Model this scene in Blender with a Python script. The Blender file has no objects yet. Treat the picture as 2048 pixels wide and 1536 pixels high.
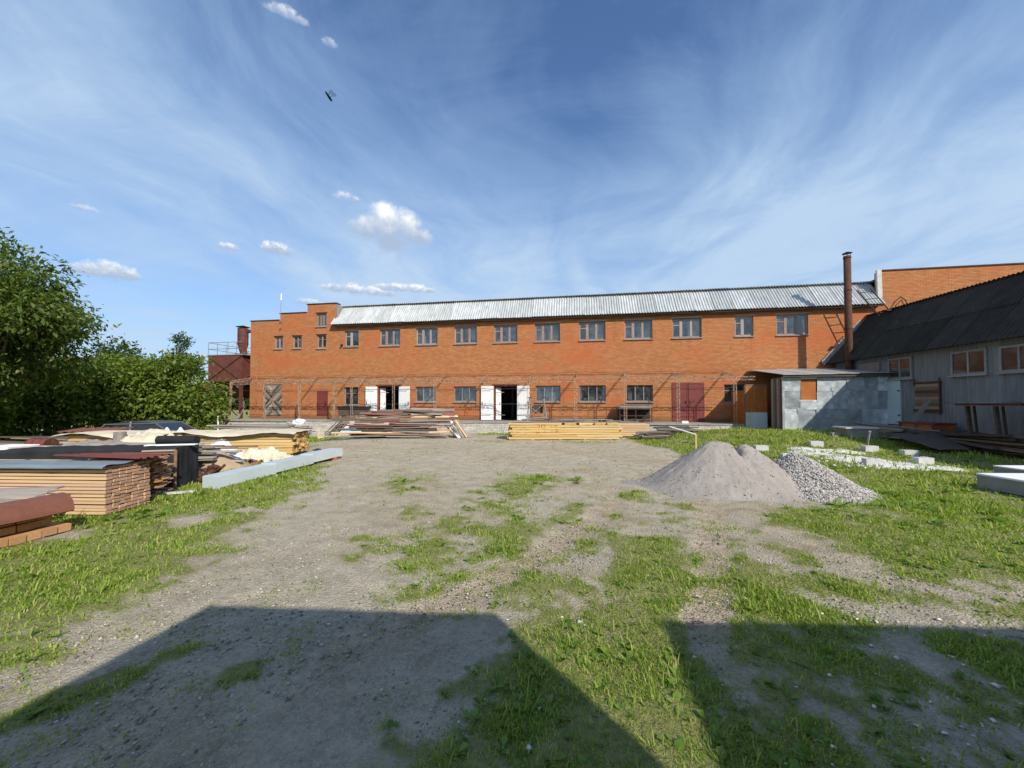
import bpy, bmesh, math, random
import numpy as np
from mathutils import Vector, Matrix, Euler, noise as mnoise

S = bpy.context.scene
COL = S.collection
R = math.radians
rng = random.Random(7)
nrng = np.random.default_rng(11)

# ------------------------------------------------------------------ camera, sky, sun, exposure
cam_d = bpy.data.cameras.new('camera'); cam = bpy.data.objects.new('camera', cam_d); COL.objects.link(cam)
cam.location = (0, 0, 1.8); cam.rotation_euler = (R(91.3), 0, R(9.75))
cam_d.sensor_width = 36; cam_d.lens = 13.5; cam_d.shift_y = 19.57/2048
cam_d.clip_start = 0.05; cam_d.clip_end = 4000
S.camera = cam

SUN_EL = R(36.0)
LIGHT_DIR = Vector((-0.682*math.cos(SUN_EL), 0.731*math.cos(SUN_EL), -math.sin(SUN_EL)))   # way the light travels
SUN_ROT = math.atan2(0.682, -0.731)
sl = bpy.data.lights.new('sun', 'SUN'); sl.energy = 5.0; sl.angle = R(0.5); sl.color = (1.0, 0.93, 0.82)
so = bpy.data.objects.new('sun', sl); COL.objects.link(so); so.location = (20, -20, 40)
so.rotation_euler = LIGHT_DIR.to_track_quat('-Z', 'Y').to_euler()

S.view_settings.view_transform = 'Standard'; S.view_settings.look = 'None'
S.view_settings.exposure = 0.12; S.view_settings.gamma = 1.0; S.view_settings.use_curve_mapping = False

# --- node helper
class NT:
    def __init__(s, nt): s.t = nt; nt.nodes.clear()
    def n(s, typ, out=0, **kw):
        nd = s.t.nodes.new(typ)
        for k, v in kw.items():
            if k.startswith('i_'):
                key = k[2:]; key = int(key) if key.isdigit() else key.replace('_', ' ')
                sk = nd.inputs[key]
                if hasattr(v, 'is_linked') or isinstance(v, bpy.types.NodeSocket): s.t.links.new(v, sk)
                else: sk.default_value = v
            else: setattr(nd, k, v)
        return nd.outputs[out] if out is not None else nd
    def m(s, op, a, b=0.0, c=0.0, clamp=False):
        return s.n('ShaderNodeMath', operation=op, use_clamp=clamp, i_0=a, i_1=b, i_2=c)
    def vm(s, op, a, b=(0, 0, 0)):
        nd = s.n('ShaderNodeVectorMath', None, operation=op, i_0=a, i_1=b)
        return nd.outputs['Value'] if op in ('DOT_PRODUCT', 'LENGTH', 'DISTANCE') else nd.outputs[0]
    def mix(s, f, a, b, mode='MIX'):
        nd = s.n('ShaderNodeMix', None, data_type='RGBA', blend_type=mode)
        for k, v in ((0, f), (6, a), (7, b)):
            if isinstance(v, bpy.types.NodeSocket): s.t.links.new(v, nd.inputs[k])
            else: nd.inputs[k].default_value = v if k == 0 else (tuple(v) + (1,))[:4]
        return nd.outputs[2]
    def ramp(s, f, stops):
        nd = s.n('ShaderNodeValToRGB', None, i_0=f)
        el = nd.color_ramp.elements
        while len(el) > 2: el.remove(el[-1])
        for i, (p, c) in enumerate(stops):
            e = el[i] if i < 2 else el.new(p)
            e.position = p; e.color = (tuple(c) + (1,))[:4] if hasattr(c, '__len__') else (c, c, c, 1)
        return nd.outputs[0]
    def sstep(s, v, a, b):
        nd = s.n('ShaderNodeMapRange', None, interpolation_type='SMOOTHSTEP', i_0=v, i_1=a, i_2=b, i_3=0.0, i_4=1.0)
        return nd.outputs[0]
    def noise(s, vec, scale, detail=4, rough=0.55, dist=0.0):
        return s.n('ShaderNodeTexNoise', 0, i_Vector=vec, i_Scale=scale, i_Detail=detail, i_Roughness=rough, i_Distortion=dist)
    def xyz(s, x, y, z): return s.n('ShaderNodeCombineXYZ', 0, i_0=x, i_1=y, i_2=z)
    def link(s, a, b): s.t.links.new(a, b)

# --- world: physical sky with cirrus streaks and small cumulus placed by direction
W = bpy.data.worlds.new('World'); S.world = W; W.use_nodes = True
w = NT(W.node_tree)
D = w.n('ShaderNodeTexCoord', 0)                        # generated = view direction
Dn = w.vm('NORMALIZE', D)
sx = w.n('ShaderNodeSeparateXYZ', None, i_0=Dn); dx, dy, dz = sx.outputs
sky = w.n('ShaderNodeTexSky', 0, sky_type='NISHITA', sun_disc=False, sun_elevation=SUN_EL, sun_rotation=SUN_ROT,
          altitude=100, air_density=1.0, dust_density=0.3, ozone_density=3.0)
skyc = w.mix(1.0, sky, (1.22, 1.42, 1.64), 'MULTIPLY')
zz = w.m('MAXIMUM', dz, 0.0)
den = w.m('ADD', zz, 0.13)
px_ = w.m('DIVIDE', dx, den); py_ = w.m('DIVIDE', dy, den)
warp = w.noise(w.xyz(px_, py_, 3.3), 0.8, 2)
wv = w.m('MULTIPLY', w.m('SUBTRACT', warp, 0.5), 0.8)
u1 = w.m('ADD', w.m('ADD', px_, w.m('MULTIPLY', py_, -0.10)), wv)
st1 = w.noise(w.xyz(w.m('MULTIPLY', u1, 1.5), w.m('MULTIPLY', py_, 0.30), 1.7), 1.0, 6, 0.58, 0.0)
st2 = w.noise(w.xyz(w.m('MULTIPLY', w.m('ADD', u1, w.m('MULTIPLY', wv, 0.8)), 3.4), w.m('MULTIPLY', w.m('ADD', py_, wv), 1.1), 8.1), 1.0, 6, 0.60, 0.0)
veil = w.noise(w.xyz(w.m('MULTIPLY', px_, 0.55), w.m('MULTIPLY', py_, 0.45), 4.9), 1.0, 4, 0.5, 0.4)
fine = w.noise(w.xyz(w.m('ADD', u1, wv), py_, 6.2), 2.3, 8, 0.66, 0.6)
c = w.m('ADD', w.m('ADD', w.m('MULTIPLY', st1, 0.42), w.m('MULTIPLY', st2, 0.26)), w.m('MULTIPLY', fine, 0.28))
c = w.m('ADD', c, w.m('MULTIPLY', veil, 0.45))
# clearer towards the zenith, milkier low down
# a clear window in the veil, high and a little left of the building's normal
def lobe(v, wid):
    v = Vector(v).normalized()
    return w.sstep(w.vm('DOT_PRODUCT', Dn, tuple(v)), math.cos(wid), 1.0)
clear1 = lobe((-0.13, 0.75, 0.62), 0.36); clear2 = lobe((0.25, 0.72, 0.66), 0.40); clear3 = lobe((-0.55, 0.60, 0.60), 0.32)
c = w.m('SUBTRACT', c, w.m('MULTIPLY', clear1, 0.085))
c = w.m('SUBTRACT', c, w.m('MULTIPLY', clear2, 0.05))
c = w.m('SUBTRACT', c, w.m('MULTIPLY', clear3, 0.06))
base = w.m('ADD', 0.33, w.m('MULTIPLY', w.m('SUBTRACT', 1.0, w.sstep(dz, 0.30, 0.80)), 0.52))
cir = w.m('ADD', base, w.m('MULTIPLY', w.m('SUBTRACT', c, 0.690), 2.5), clamp=True)
cir = w.m('MULTIPLY', cir, w.m('SUBTRACT', 1.0, w.m('MULTIPLY', clear1, 0.12)))
veilc = w.mix(w.m('MULTIPLY', cir, cir), (3.9, 5.8, 8.6), (5.3, 6.9, 8.9))
skyc = w.mix(w.m('MINIMUM', cir, 0.92), skyc, veilc)

# small cumulus: each is a few puffs given by direction and angular size
def cumulus(col_in, centre, wid, hei, puffs, seed, strength=1.0):
    cv = Vector(centre).normalized()
    r = Vector((cv.y, -cv.x, 0)).normalized(); u = r.cross(cv)
    a = w.m('DIVIDE', w.vm('DOT_PRODUCT', Dn, tuple(r)), wid)
    b = w.m('DIVIDE', w.vm('DOT_PRODUCT', Dn, tuple(u)), hei)
    b = w.m('SUBTRACT', b, cv.dot(u)/hei)
    front = w.m('GREATER_THAN', w.vm('DOT_PRODUCT', Dn, tuple(cv)), 0.5)
    nv = w.xyz(w.m('ADD', w.m('MULTIPLY', a, wid/hei), seed), b, seed)
    n1 = w.m('SUBTRACT', w.noise(nv, 1.6, 6, 0.62), 0.5)
    f = None; sh = None
    for (pa, pb, ra, rb) in puffs:
        da = w.m('DIVIDE', w.m('SUBTRACT', a, pa), ra); db = w.m('DIVIDE', w.m('SUBTRACT', b, pb), rb)
        q = w.m('SUBTRACT', 1.0, w.m('SQRT', w.m('ADD', w.m('MULTIPLY', da, da), w.m('MULTIPLY', db, db))))
        f = q if f is None else w.n('ShaderNodeMath', operation='SMOOTH_MAX', i_0=f, i_1=q, i_2=0.15)
    g = w.m('ADD', f, w.m('MULTIPLY', n1, 1.35))
    mask = w.m('MULTIPLY', w.m('MULTIPLY', w.sstep(g, -0.05, 0.62), front), strength)
    lit = w.sstep(w.m('ADD', b, w.m('MULTIPLY', n1, 1.6)), -0.40, 0.72)
    colr = w.mix(lit, (4.2, 5.3, 7.2), (10.3, 10.4, 10.4))
    return w.mix(mask, col_in, colr)
BIG = [(0, 0.05, .62, .72), (-.45, -.15, .5, .5), (.38, .1, .42, .6), (.62, -.25, .42, .38), (0.05, -.55, .45, .45), (-.1, .5, .35, .4)]
SMALL = [(0, 0, .75, .75), (-.45, -.2, .5, .45), (.45, -.15, .5, .5)]
LONG = [(-.6, -.1, .4, .6), (-.15, 0, .4, .8), (.35, .05, .4, .8), (.72, -.1, .3, .5)]
for (ctr, wi, he, pf, sd, stg) in [
    ((-0.425, 0.81, 0.404), .098, .062, BIG, 1.3, 1.0), ((-0.8108, 0.5375, 0.2319), .052, .024, SMALL, 5.1, 1.0),
    ((-0.6266, 0.7083, 0.3253), .036, .021, SMALL, 9.7, 1.0), ((-0.6896, 0.6536, 0.3119), .023, .012, SMALL, 12.2, .75),
    ((-0.5035, 0.8226, 0.2641), .088, .018, LONG, 15.4, .95), ((-0.4123, 0.8677, 0.2776), .076, .017, LONG, 19.8, .95),
    ((-0.4941, 0.7464, 0.4458), .034, .013, SMALL, 23.5, .6), ((-0.8038, 0.5002, 0.3222), .022, .009, SMALL, 27.0, .5),
    ((-0.4879, 0.565, 0.6653), .040, .014, SMALL, 31.1, .65), ((-0.4405, 0.6157, 0.6533), .016, .011, SMALL, 33.3, .45),
    ((-0.5947, 0.7714, 0.2266), .038, .012, SMALL, 37.7, .7)]:
    skyc = cumulus(skyc, ctr, wi, he, pf, sd, stg)
bg = w.n('ShaderNodeBackground', 0, i_Color=skyc, i_Strength=0.093)
w.link(bg, w.n('ShaderNodeOutputWorld', None).inputs[0])

# ------------------------------------------------------------------ builders
class MB:
    """collects faces; build() links them as ONE mesh object"""
    def __init__(s): s.v = []; s.f = []; s.mi = []; s.k = 0
    def add(s, vs, fs, M=None):
        o = len(s.v)
        s.v += [tuple(M @ Vector(p)) for p in vs] if M is not None else [tuple(p) for p in vs]
        s.f += [tuple(i+o for i in f) for f in fs]; s.mi += [s.k]*len(fs); return s
    def box(s, c, d, M=None, rz=0, taper=1.0):
        x, y, z = d[0]/2, d[1]/2, d[2]/2; t = taper
        vs = [(-x,-y,-z),(x,-y,-z),(x,y,-z),(-x,y,-z),(-x*t,-y*t,z),(x*t,-y*t,z),(x*t,y*t,z),(-x*t,y*t,z)]
        T = Matrix.Translation(c) @ Matrix.Rotation(rz, 4, 'Z')
        if M is not None: T = Matrix.Translation(c) @ M
        return s.add(vs, [(0,3,2,1),(4,5,6,7),(0,1,5,4),(1,2,6,5),(2,3,7,6),(3,0,4,7)], T)
    def b2(s, lo, hi): return s.box([(a+b)/2 for a, b in zip(lo, hi)], [abs(b-a) for a, b in zip(lo, hi)])
    def bar(s, p, q, w_, h_=None):
        p = Vector(p); q = Vector(q); h_ = h_ or w_; d = q-p
        return s.box((p+q)/2, (w_, h_, d.length), d.to_track_quat('Z', 'Y').to_matrix().to_4x4())
    def tube(s, p, q, r1, r2=None, n=10, caps=True):
        p = Vector(p); q = Vector(q); r2 = r1 if r2 is None else r2; d = q-p
        Mq = d.to_track_quat('Z', 'Y').to_matrix(); vs = []
        for (c_, r_) in ((p, r1), (q, r2)):
            for i in range(n):
                a = 2*math.pi*i/n; vs.append(c_ + Mq @ Vector((r_*math.cos(a), r_*math.sin(a), 0)))
        fs = [(i, (i+1) % n, n+(i+1) % n, n+i) for i in range(n)]
        if caps: fs += [tuple(range(n-1, -1, -1)), tuple(range(n, 2*n))]
        return s.add(vs, fs)
    def path(s, pts, r, n=6):
        for a, b in zip(pts[:-1], pts[1:]): s.tube(a, b, r, r, n, True)
        return s
    def quad(s, *p): return s.add(p, [tuple(range(len(p)))])
    def prism(s, poly, ax, lo, hi):
        """extrude a 2D polygon along axis ax (0,1,2)"""
        def mk(p, t):
            q = [p[0], p[1]]; q.insert(ax, t); return tuple(q)
        n = len(poly); vs = [mk(p, lo) for p in poly]+[mk(p, hi) for p in poly]
        return s.add(vs, [tuple(range(n)), tuple(range(2*n-1, n-1, -1))]+[(i, n+i, n+(i+1) % n, (i+1) % n) for i in range(n)])
    def grid(s, fn, nu, nv):
        vs = [fn(i/nu, j/nv) for j in range(nv+1) for i in range(nu+1)]
        return s.add(vs, [(j*(nu+1)+i, j*(nu+1)+i+1, (j+1)*(nu+1)+i+1, (j+1)*(nu+1)+i) for j in range(nv) for i in range(nu)])
    def mesh(s, name, mats, smooth=False):
        me = bpy.data.meshes.new(name); me.from_pydata(s.v, [], s.f)
        for m_ in (mats if isinstance(mats, (list, tuple)) else [mats]): me.materials.append(m_)
        if any(s.mi): me.polygons.foreach_set('material_index', s.mi)
        bm = bmesh.new(); bm.from_mesh(me); bmesh.ops.recalc_face_normals(bm, faces=bm.faces); bm.to_mesh(me); bm.free()
        if smooth: me.polygons.foreach_set('use_smooth', [True]*len(me.polygons))
        return me
    def build(s, name, mats, parent=None, smooth=False):
        return obj(name, s.mesh(name, mats, smooth), parent)

def obj(name, me, parent=None, loc=None, rot=None, scale=None):
    o = bpy.data.objects.new(name, me); COL.objects.link(o)
    if parent is not None: o.parent = parent
    if loc is not None: o.location = loc
    if rot is not None: o.rotation_euler = rot
    if scale is not None: o.scale = scale
    return o
def tag(o, label=None, cat=None, group=None, kind=None):
    if label: o['label'] = label
    if cat: o['category'] = cat
    if group: o['group'] = group
    if kind: o['kind'] = kind
    return o
def thing(name, label, cat, loc=(0, 0, 0), rotz=0, group=None):
    o = bpy.data.objects.new(name, None); COL.objects.link(o); o.empty_display_size = 0.2
    o.location = loc; o.rotation_euler = (0, 0, rotz)
    return tag(o, label, cat, group)
def np_mesh(name, V, F, mats, smooth=False, attrs=None):
    """V (n,3), F (m,k) arrays of equal-size faces"""
    me = bpy.data.meshes.new(name); n, k = F.shape
    me.vertices.add(len(V)); me.vertices.foreach_set('co', V.astype(np.float32).ravel())
    me.loops.add(n*k); me.loops.foreach_set('vertex_index', F.astype(np.int32).ravel())
    me.polygons.add(n); me.polygons.foreach_set('loop_start', np.arange(0, n*k, k, dtype=np.int32))
    if smooth: me.polygons.foreach_set('use_smooth', np.ones(n, dtype=bool))
    for m_ in (mats if isinstance(mats, (list, tuple)) else [mats]): me.materials.append(m_)
    for an, (dom, typ, arr) in (attrs or {}).items():
        at = me.attributes.new(an, typ, dom)
        at.data.foreach_set('color' if typ == 'FLOAT_COLOR' else 'value', arr.astype(np.float32).ravel())
    me.update(calc_edges=True); me.validate(); return me

def sm(a, b, x):
    t = np.clip((np.asarray(x, float)-a)/(b-a), 0, 1); return t*t*(3-2*t)
def hash2(ix, iy, s):
    h = np.sin(ix*127.1+iy*311.7+s*74.7)*43758.5453; return h-np.floor(h)
def vnoise(x, y, s=0):
    x = np.asarray(x, float); y = np.asarray(y, float)
    ix = np.floor(x); iy = np.floor(y); fx = x-ix; fy = y-iy; fx = fx*fx*(3-2*fx); fy = fy*fy*(3-2*fy)
    a = hash2(ix, iy, s); b = hash2(ix+1, iy, s); c_ = hash2(ix, iy+1, s); d = hash2(ix+1, iy+1, s)
    return (a*(1-fx)+b*fx)*(1-fy)+(c_*(1-fx)+d*fx)*fy
def fbm(x, y, oct_=4, s=0):
    t = 0; a = .5; n = 0
    for i in range(oct_):
        t = t+a*vnoise(x*2**i+i*17.3, y*2**i+i*9.1, s+i); n += a; a *= .55
    return t/n
def ground_z(x, y):
    x = np.asarray(x, float); y = np.asarray(y, float)
    z = .45*sm(12.5, 20, y)*sm(3, 9, x) - .45*sm(-9.5, -17, x)*sm(5, 11, y)
    z = z + .03*(fbm(x*.35, y*.35, 3, 3)-.5)*sm(1, 4, np.hypot(x, y))
    return z
def gz(x, y): return float(ground_z(x, y))

# ------------------------------------------------------------------ materials
MATS = {}
def newmat(name):
    m_ = bpy.data.materials.new(name); m_.use_nodes = True; MATS[name] = m_
    return m_, NT(m_.node_tree)
def finish(t, col, rough=0.8, metal=0.0, bump=None, bstr=0.3, bdist=0.02, spec=0.3, normal=None):
    p = t.n('ShaderNodeBsdfPrincipled', None)
    for key, v in (('Base Color', col), ('Roughness', rough), ('Metallic', metal), ('Specular IOR Level', spec)):
        if isinstance(v, bpy.types.NodeSocket): t.link(v, p.inputs[key])
        else: p.inputs[key].default_value = (tuple(v)+(1,))[:4] if hasattr(v, '__len__') else v
    if bump is not None:
        t.link(t.n('ShaderNodeBump', 0, i_Strength=bstr, i_Distance=bdist, i_Height=bump), p.inputs['Normal'])
    t.link(p.outputs[0], t.n('ShaderNodeOutputMaterial', None).inputs[0]); return p
def objco(t, rnd=True):
    tc = t.n('ShaderNodeTexCoord', 3)
    if not rnd: return tc, None
    r_ = t.n('ShaderNodeObjectInfo', 'Random') if False else t.n('ShaderNodeObjectInfo', None).outputs['Random']
    return t.vm('ADD', tc, t.xyz(t.m('MULTIPLY', r_, 37.0), t.m('MULTIPLY', r_, 11.0), t.m('MULTIPLY', r_, 23.0))), r_
def plain(name, c1, c2, scale=6, rough=.8, metal=0., bstr=.25, detail=5, spots=None, spec=.3, bscale=40, rv=.25, stretch=(1, 1, 1)):
    m_, t = newmat(name); co, r_ = objco(t)
    co = t.vm('MULTIPLY', co, stretch)
    n1 = t.noise(co, scale, detail, .6); n2 = t.noise(co, scale*7, 3, .6)
    f = t.m('ADD', t.m('MULTIPLY', n1, .75), t.m('MULTIPLY', n2, .25))
    col = t.mix(t.sstep(f, .32, .68), c1, c2)
    if spots: col = t.mix(t.m('MULTIPLY', t.sstep(t.noise(co, spots[1], 5, .65), spots[2], spots[2]+.1), spots[3] if len(spots) > 3 else .9), col, spots[0])
    br = t.m('ADD', t.m('MULTIPLY', r_, rv), 1-rv/2)
    col = t.mix(1.0, col, t.xyz(br, br, br), 'MULTIPLY')
    finish(t, col, rough, metal, t.noise(co, bscale, 4, .6), bstr, .01, spec)
    return m_
def wood(name, c1, c2, c3=None, rv=.3, rough=.8, grain=1.0):
    """board: x is the long axis of a unit box"""
    m_, t = newmat(name); co, r_ = objco(t)
    g1 = t.noise(t.vm('MULTIPLY', co, (1.6, 5*grain, 7*grain)), 1.5, 5, .65, .6)
    g2 = t.noise(t.vm('MULTIPLY', co, (3, 40, 40)), 1.2, 3, .6)
    f = t.m('ADD', t.m('MULTIPLY', g1, .7), t.m('MULTIPLY', g2, .3))
    col = t.mix(t.sstep(f, .35, .66), c1, c2)
    k = t.noise(t.vm('MULTIPLY', co, (14, 2.5, 2.5)), 1.0, 2, .5)
    col = t.mix(t.m('MULTIPLY', t.sstep(k, .68, .76), .6), col, tuple(a*.35 for a in c1))
    if c3: col = t.mix(t.m('MULTIPLY', t.sstep(t.m('FRACT', t.m('MULTIPLY', r_, 7.3)), .6, .75), .75), col, c3)
    br = t.m('ADD', t.m('MULTIPLY', r_, rv), 1-rv/2)
    col = t.mix(1.0, col, t.xyz(br, br, br), 'MULTIPLY')
    finish(t, col, rough, 0, f, .35, .01, .25); return m_

def brick_mat(name, base, scale=1.0):
    m_, t = newmat(name); tc = t.n('ShaderNodeTexCoord', 3)
    s_ = t.n('ShaderNodeSeparateXYZ', None, i_0=tc); x, y, z = s_.outputs
    gn = t.n('ShaderNodeSeparateXYZ', None, i_0=t.n('ShaderNodeNewGeometry', None).outputs['Normal'])
    side = t.m('GREATER_THAN', t.m('ABSOLUTE', gn.outputs[0]), .7)
    hx = t.m('ADD', t.m('MULTIPLY', x, t.m('SUBTRACT', 1.0, side)), t.m('MULTIPLY', y, side))
    wob = t.m('MULTIPLY', t.m('SUBTRACT', t.noise(t.xyz(hx, z, 0), .9, 2), .5), .012)
    v = t.xyz(hx, t.m('ADD', z, wob), 0)
    br = t.n('ShaderNodeTexBrick', None, i_Vector=v, i_Scale=1.0, i_Mortar_Size=.012, i_Mortar_Smooth=.2, i_Bias=-.1, i_Brick_Width=.255, i_Row_Height=.077)
    for k, c_ in (('Color1', (base[0]*.86, base[1]*.80, base[2]*.76)), ('Color2', (base[0]*1.14, base[1]*1.19, base[2]*1.24)), ('Mortar', (.24, .125, .065))):
        br.inputs[k].default_value = c_+(1,)
    col = br.outputs[0]
    big = t.noise(t.xyz(t.m('MULTIPLY', hx, .35), z, 2.0), .7, 4, .6)
    col = t.mix(t.m('MULTIPLY', t.sstep(big, .46, .68), .62), col, (base[0]*1.0, base[1]*.66, base[2]*.62))
    mid = t.noise(t.xyz(hx, z, 5.0), 2.6, 5, .7)
    col = t.mix(t.m('MULTIPLY', t.sstep(mid, .52, .78), .30), col, (base[0]*1.05, base[1]*1.35, base[2]*1.5))
    # dirt near the damp foot of the wall
    foot = t.m('MULTIPLY', t.sstep(t.m('ADD', z, t.m('MULTIPLY', mid, .25)), 1.15, .90), .7)
    col = t.mix(foot, col, (.13, .085, .05))
    strk = t.noise(t.xyz(t.m('MULTIPLY', hx, 3.0), t.m('MULTIPLY', z, .25), 9.0), 1.0, 4, .6)
    col = t.mix(t.m('MULTIPLY', t.sstep(strk, .54, .8), .36), col, (.20, .10, .05))
    hgt = t.m('SUBTRACT', 1.0, br.outputs[1])
    hgt = t.m('ADD', hgt, t.m('MULTIPLY', t.noise(t.xyz(hx, z, 1), 30, 3), .3))
    finish(t, col, .88, 0, hgt, .6, .012, .2); return m_

brick = brick_mat('brick_orange', (.465, .185, .070))
white_brick = plain('whitewashed_brick', (.62, .60, .55), (.42, .39, .34), 5, .9, bstr=.4, spots=((.28, .2, .15), 7, .58))
concrete = plain('concrete', (.33, .31, .28), (.24, .225, .20), 2.5, .92, bstr=.3, spots=((.15, .14, .12), 4, .62, .6))
concrete_lt = plain('pale_concrete', (.55, .54, .52), (.43, .42, .40), 8, .9, bstr=.2)
sill_grey = plain('sill_grey', (.30, .29, .285), (.22, .21, .205), 6, .85)
frame_wood = wood('weathered_frame', (.32, .24, .20), (.22, .155, .125), (.36, .31, .28))
white_paint = plain('white_paint', (.80, .80, .79), (.74, .74, .72), 6, .55, bstr=.06, spots=((.5, .48, .44), 6, .72, .5), rv=.05)
maroon = plain('maroon_paint', (.20, .048, .040), (.15, .036, .032), 3, .55, bstr=.08, spots=((.28, .10, .08), 9, .66, .6), rv=.1)
brown_red = plain('rust_red_steel', (.145, .048, .034), (.095, .034, .026), 2.5, .7, bstr=.1, spots=((.20, .085, .05), 5, .6, .6), rv=.12)
rust = plain('rusty_steel', (.10, .040, .022), (.055, .026, .018), 5, .8, bstr=.2, spots=((.17, .07, .035), 8, .56, .8), rv=.1)
rusty_white = plain('rusty_white_paint', (.46, .38, .31), (.32, .22, .15), 9, .7, bstr=.1, spots=((.22, .085, .04), 12, .47, .9), rv=.2)
dark_metal = plain('dark_metal', (.045, .04, .038), (.03, .028, .026), 6, .6, metal=.3)
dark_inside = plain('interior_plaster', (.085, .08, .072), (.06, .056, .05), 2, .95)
roof_white = plain('white_roof_sheet', (.50, .515, .515), (.34, .36, .37), 2.2, .75, bstr=.1, spots=((.28, .30, .32), 3.2, .57, .6), rv=.22, bscale=25, stretch=(2.2, 1, .5))
roof_dark = plain('dark_slate_sheet', (.060, .052, .042), (.040, .036, .030), 2.5, .92, bstr=.2, spots=((.085, .085, .05), 4, .60, .6), rv=.45, spec=.15)
wall_grey = plain('grey_wall_sheet', (.215, .215, .215), (.155, .155, .155), 2.0, .85, bstr=.12, spots=((.13, .125, .12), 3, .62, .6), rv=.22, stretch=(3, 3, .5))
galv = plain('galvanized_sheet', (.60, .64, .65), (.34, .38, .40), 3.2, .34, metal=.42, bstr=1.0, spots=((.70, .73, .74), 3, .60, .6), rv=.6, bscale=5.5, spec=.5)
galv_roof = plain('zinc_roof_sheet', (.45, .46, .46), (.33, .34, .34), 2.6, .5, metal=.4, bstr=.3, rv=.3, bscale=4)
orange_board = plain('orange_board', (.40, .135, .030), (.31, .095, .022), 3, .6, bstr=.05, rv=.12)
pale_blue = plain('pale_blue_panel', (.50, .56, .58), (.43, .50, .53), 1.5, .5, bstr=.05, spots=((.30, .34, .36), 4, .66, .5), rv=.06)
tarp_cream = plain('cream_tarp', (.66, .59, .44), (.52, .45, .32), 3, .75, bstr=.3, bscale=9, rv=.15)
tarp_white = plain('white_sack', (.78, .78, .77), (.68, .68, .66), 4, .7, bstr=.3, bscale=10, rv=.1)
felt = plain('black_roofing_felt', (.030, .031, .034), (.018, .019, .021), 3, .85, bstr=.5, bscale=6, rv=.2, spec=.2)
cover_red = plain('red_brown_tin', (.215, .085, .052), (.15, .058, .038), 3, .55, bstr=.15, spots=((.30, .15, .10), 6, .62, .6), rv=.15)
cover_blue = plain('blue_grey_tin', (.28, .33, .36), (.22, .265, .29), 2, .42, metal=.35, bstr=.1, rv=.2)
foam = plain('white_foam', (.82, .83, .84), (.76, .77, .78), 3, .8, bstr=.08, rv=.06)
clay_brick = plain('loose_red_brick', (.42, .14, .065), (.32, .10, .05), 8, .9, rv=.3)
sand_m = plain('crushed_granite_sand', (.335, .300, .272), (.265, .238, .215), 3, .95, bstr=.55, spots=((.23, .20, .185), 5, .62, .5), bscale=75, rv=0, spec=.1)
sand_y = plain('yellow_sand', (.42, .33, .225), (.34, .26, .175), 4, .95, bstr=.6, bscale=60, rv=0, spec=.1)
lime_m = plain('white_lime', (.70, .69, .66), (.54, .53, .50), 5, .9, bstr=.5, spots=((.33, .31, .27), 6, .57, .8), bscale=25)
bark_m = plain('tree_bark', (.085, .065, .048), (.05, .038, .028), 8, .95, bstr=.8, bscale=20)
vine_m = plain('dry_vine', (.40, .30, .20), (.26, .18, .11), 14, .9, rv=.3)
wire_m = plain('steel_wire', (.10, .08, .07), (.07, .06, .05), 8, .6, metal=.4)
pine = wood('fresh_pine', (.66, .47, .275), (.56, .37, .20), (.62, .40, .27), .25)
pine_end = plain('pine_end_grain', (.44, .27, .19), (.33, .19, .13), 6, .9, rv=.4)
yellow_pine = wood('yellow_pine', (.58, .40, .165), (.48, .31, .11), (.55, .41, .22), .28)
yellow_end = plain('yellow_pine_end', (.54, .36, .14), (.43, .27, .10), 6, .9, rv=.3)
amber_pine = wood('amber_pine', (.46, .27, .095), (.36, .195, .06), (.44, .25, .10), .3)
grey_wood = wood('weathered_grey_wood', (.30, .265, .23), (.19, .165, .14), (.37, .33, .29), .45)
dark_wood = wood('dark_old_wood', (.105, .080, .062), (.065, .050, .040), (.14, .11, .085), .4)
brown_wood = wood('brown_old_wood', (.24, .155, .10), (.16, .10, .065), (.30, .21, .14), .4)
maroon_wood = wood('maroon_old_board', (.235, .075, .068), (.17, .055, .05), None, .3)
burnt_orange_wood = wood('orange_plank', (.55, .31, .13), (.46, .24, .09), None, .25)
bark_board = plain('bark_slab', (.26, .24, .215), (.15, .135, .12), 9, .95, bstr=.8, bscale=18, rv=.4)
block_m = plain('foam_concrete_block', (.56, .56, .55), (.47, .47, .46), 8, .92, bstr=.3, bscale=50, rv=.12)

def glass_mat(name='window_glass', gk=1.9):
    m_, t = newmat(name); co, r_ = objco(t)
    tr = t.n('ShaderNodeBsdfTransparent', 0, i_Color=(.62, .66, .66, 1))
    gl = t.n('ShaderNodeBsdfGlossy', 0, i_Color=(.95, .97, 1, 1), i_Roughness=.02,
             i_Normal=t.n('ShaderNodeBump', 0, i_Strength=.05, i_Distance=.02, i_Height=t.noise(co, 2.2, 2)))
    df = t.n('ShaderNodeBsdfDiffuse', 0, i_Color=(.28, .29, .29, 1))
    dirt = t.m('MULTIPLY', t.sstep(t.noise(co, 2.0, 4, .6), .30, .8), .26)
    a = t.n('ShaderNodeMixShader', 0, i_0=dirt, i_1=tr, i_2=df)
    fc = t.n('ShaderNodeLayerWeight', None, i_Blend=.5).outputs['Facing']
    fr = t.m('ADD', .05, t.m('MULTIPLY', t.m('POWER', fc, 4.0), .9))
    b = t.n('ShaderNodeMixShader', 0, i_0=t.m('MULTIPLY', fr, gk, clamp=True), i_1=a, i_2=gl)
    t.link(b, t.n('ShaderNodeOutputMaterial', None).inputs[0]); return m_
glass = glass_mat(); glass_dull = glass_mat('dusty_glass', .8)

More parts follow.
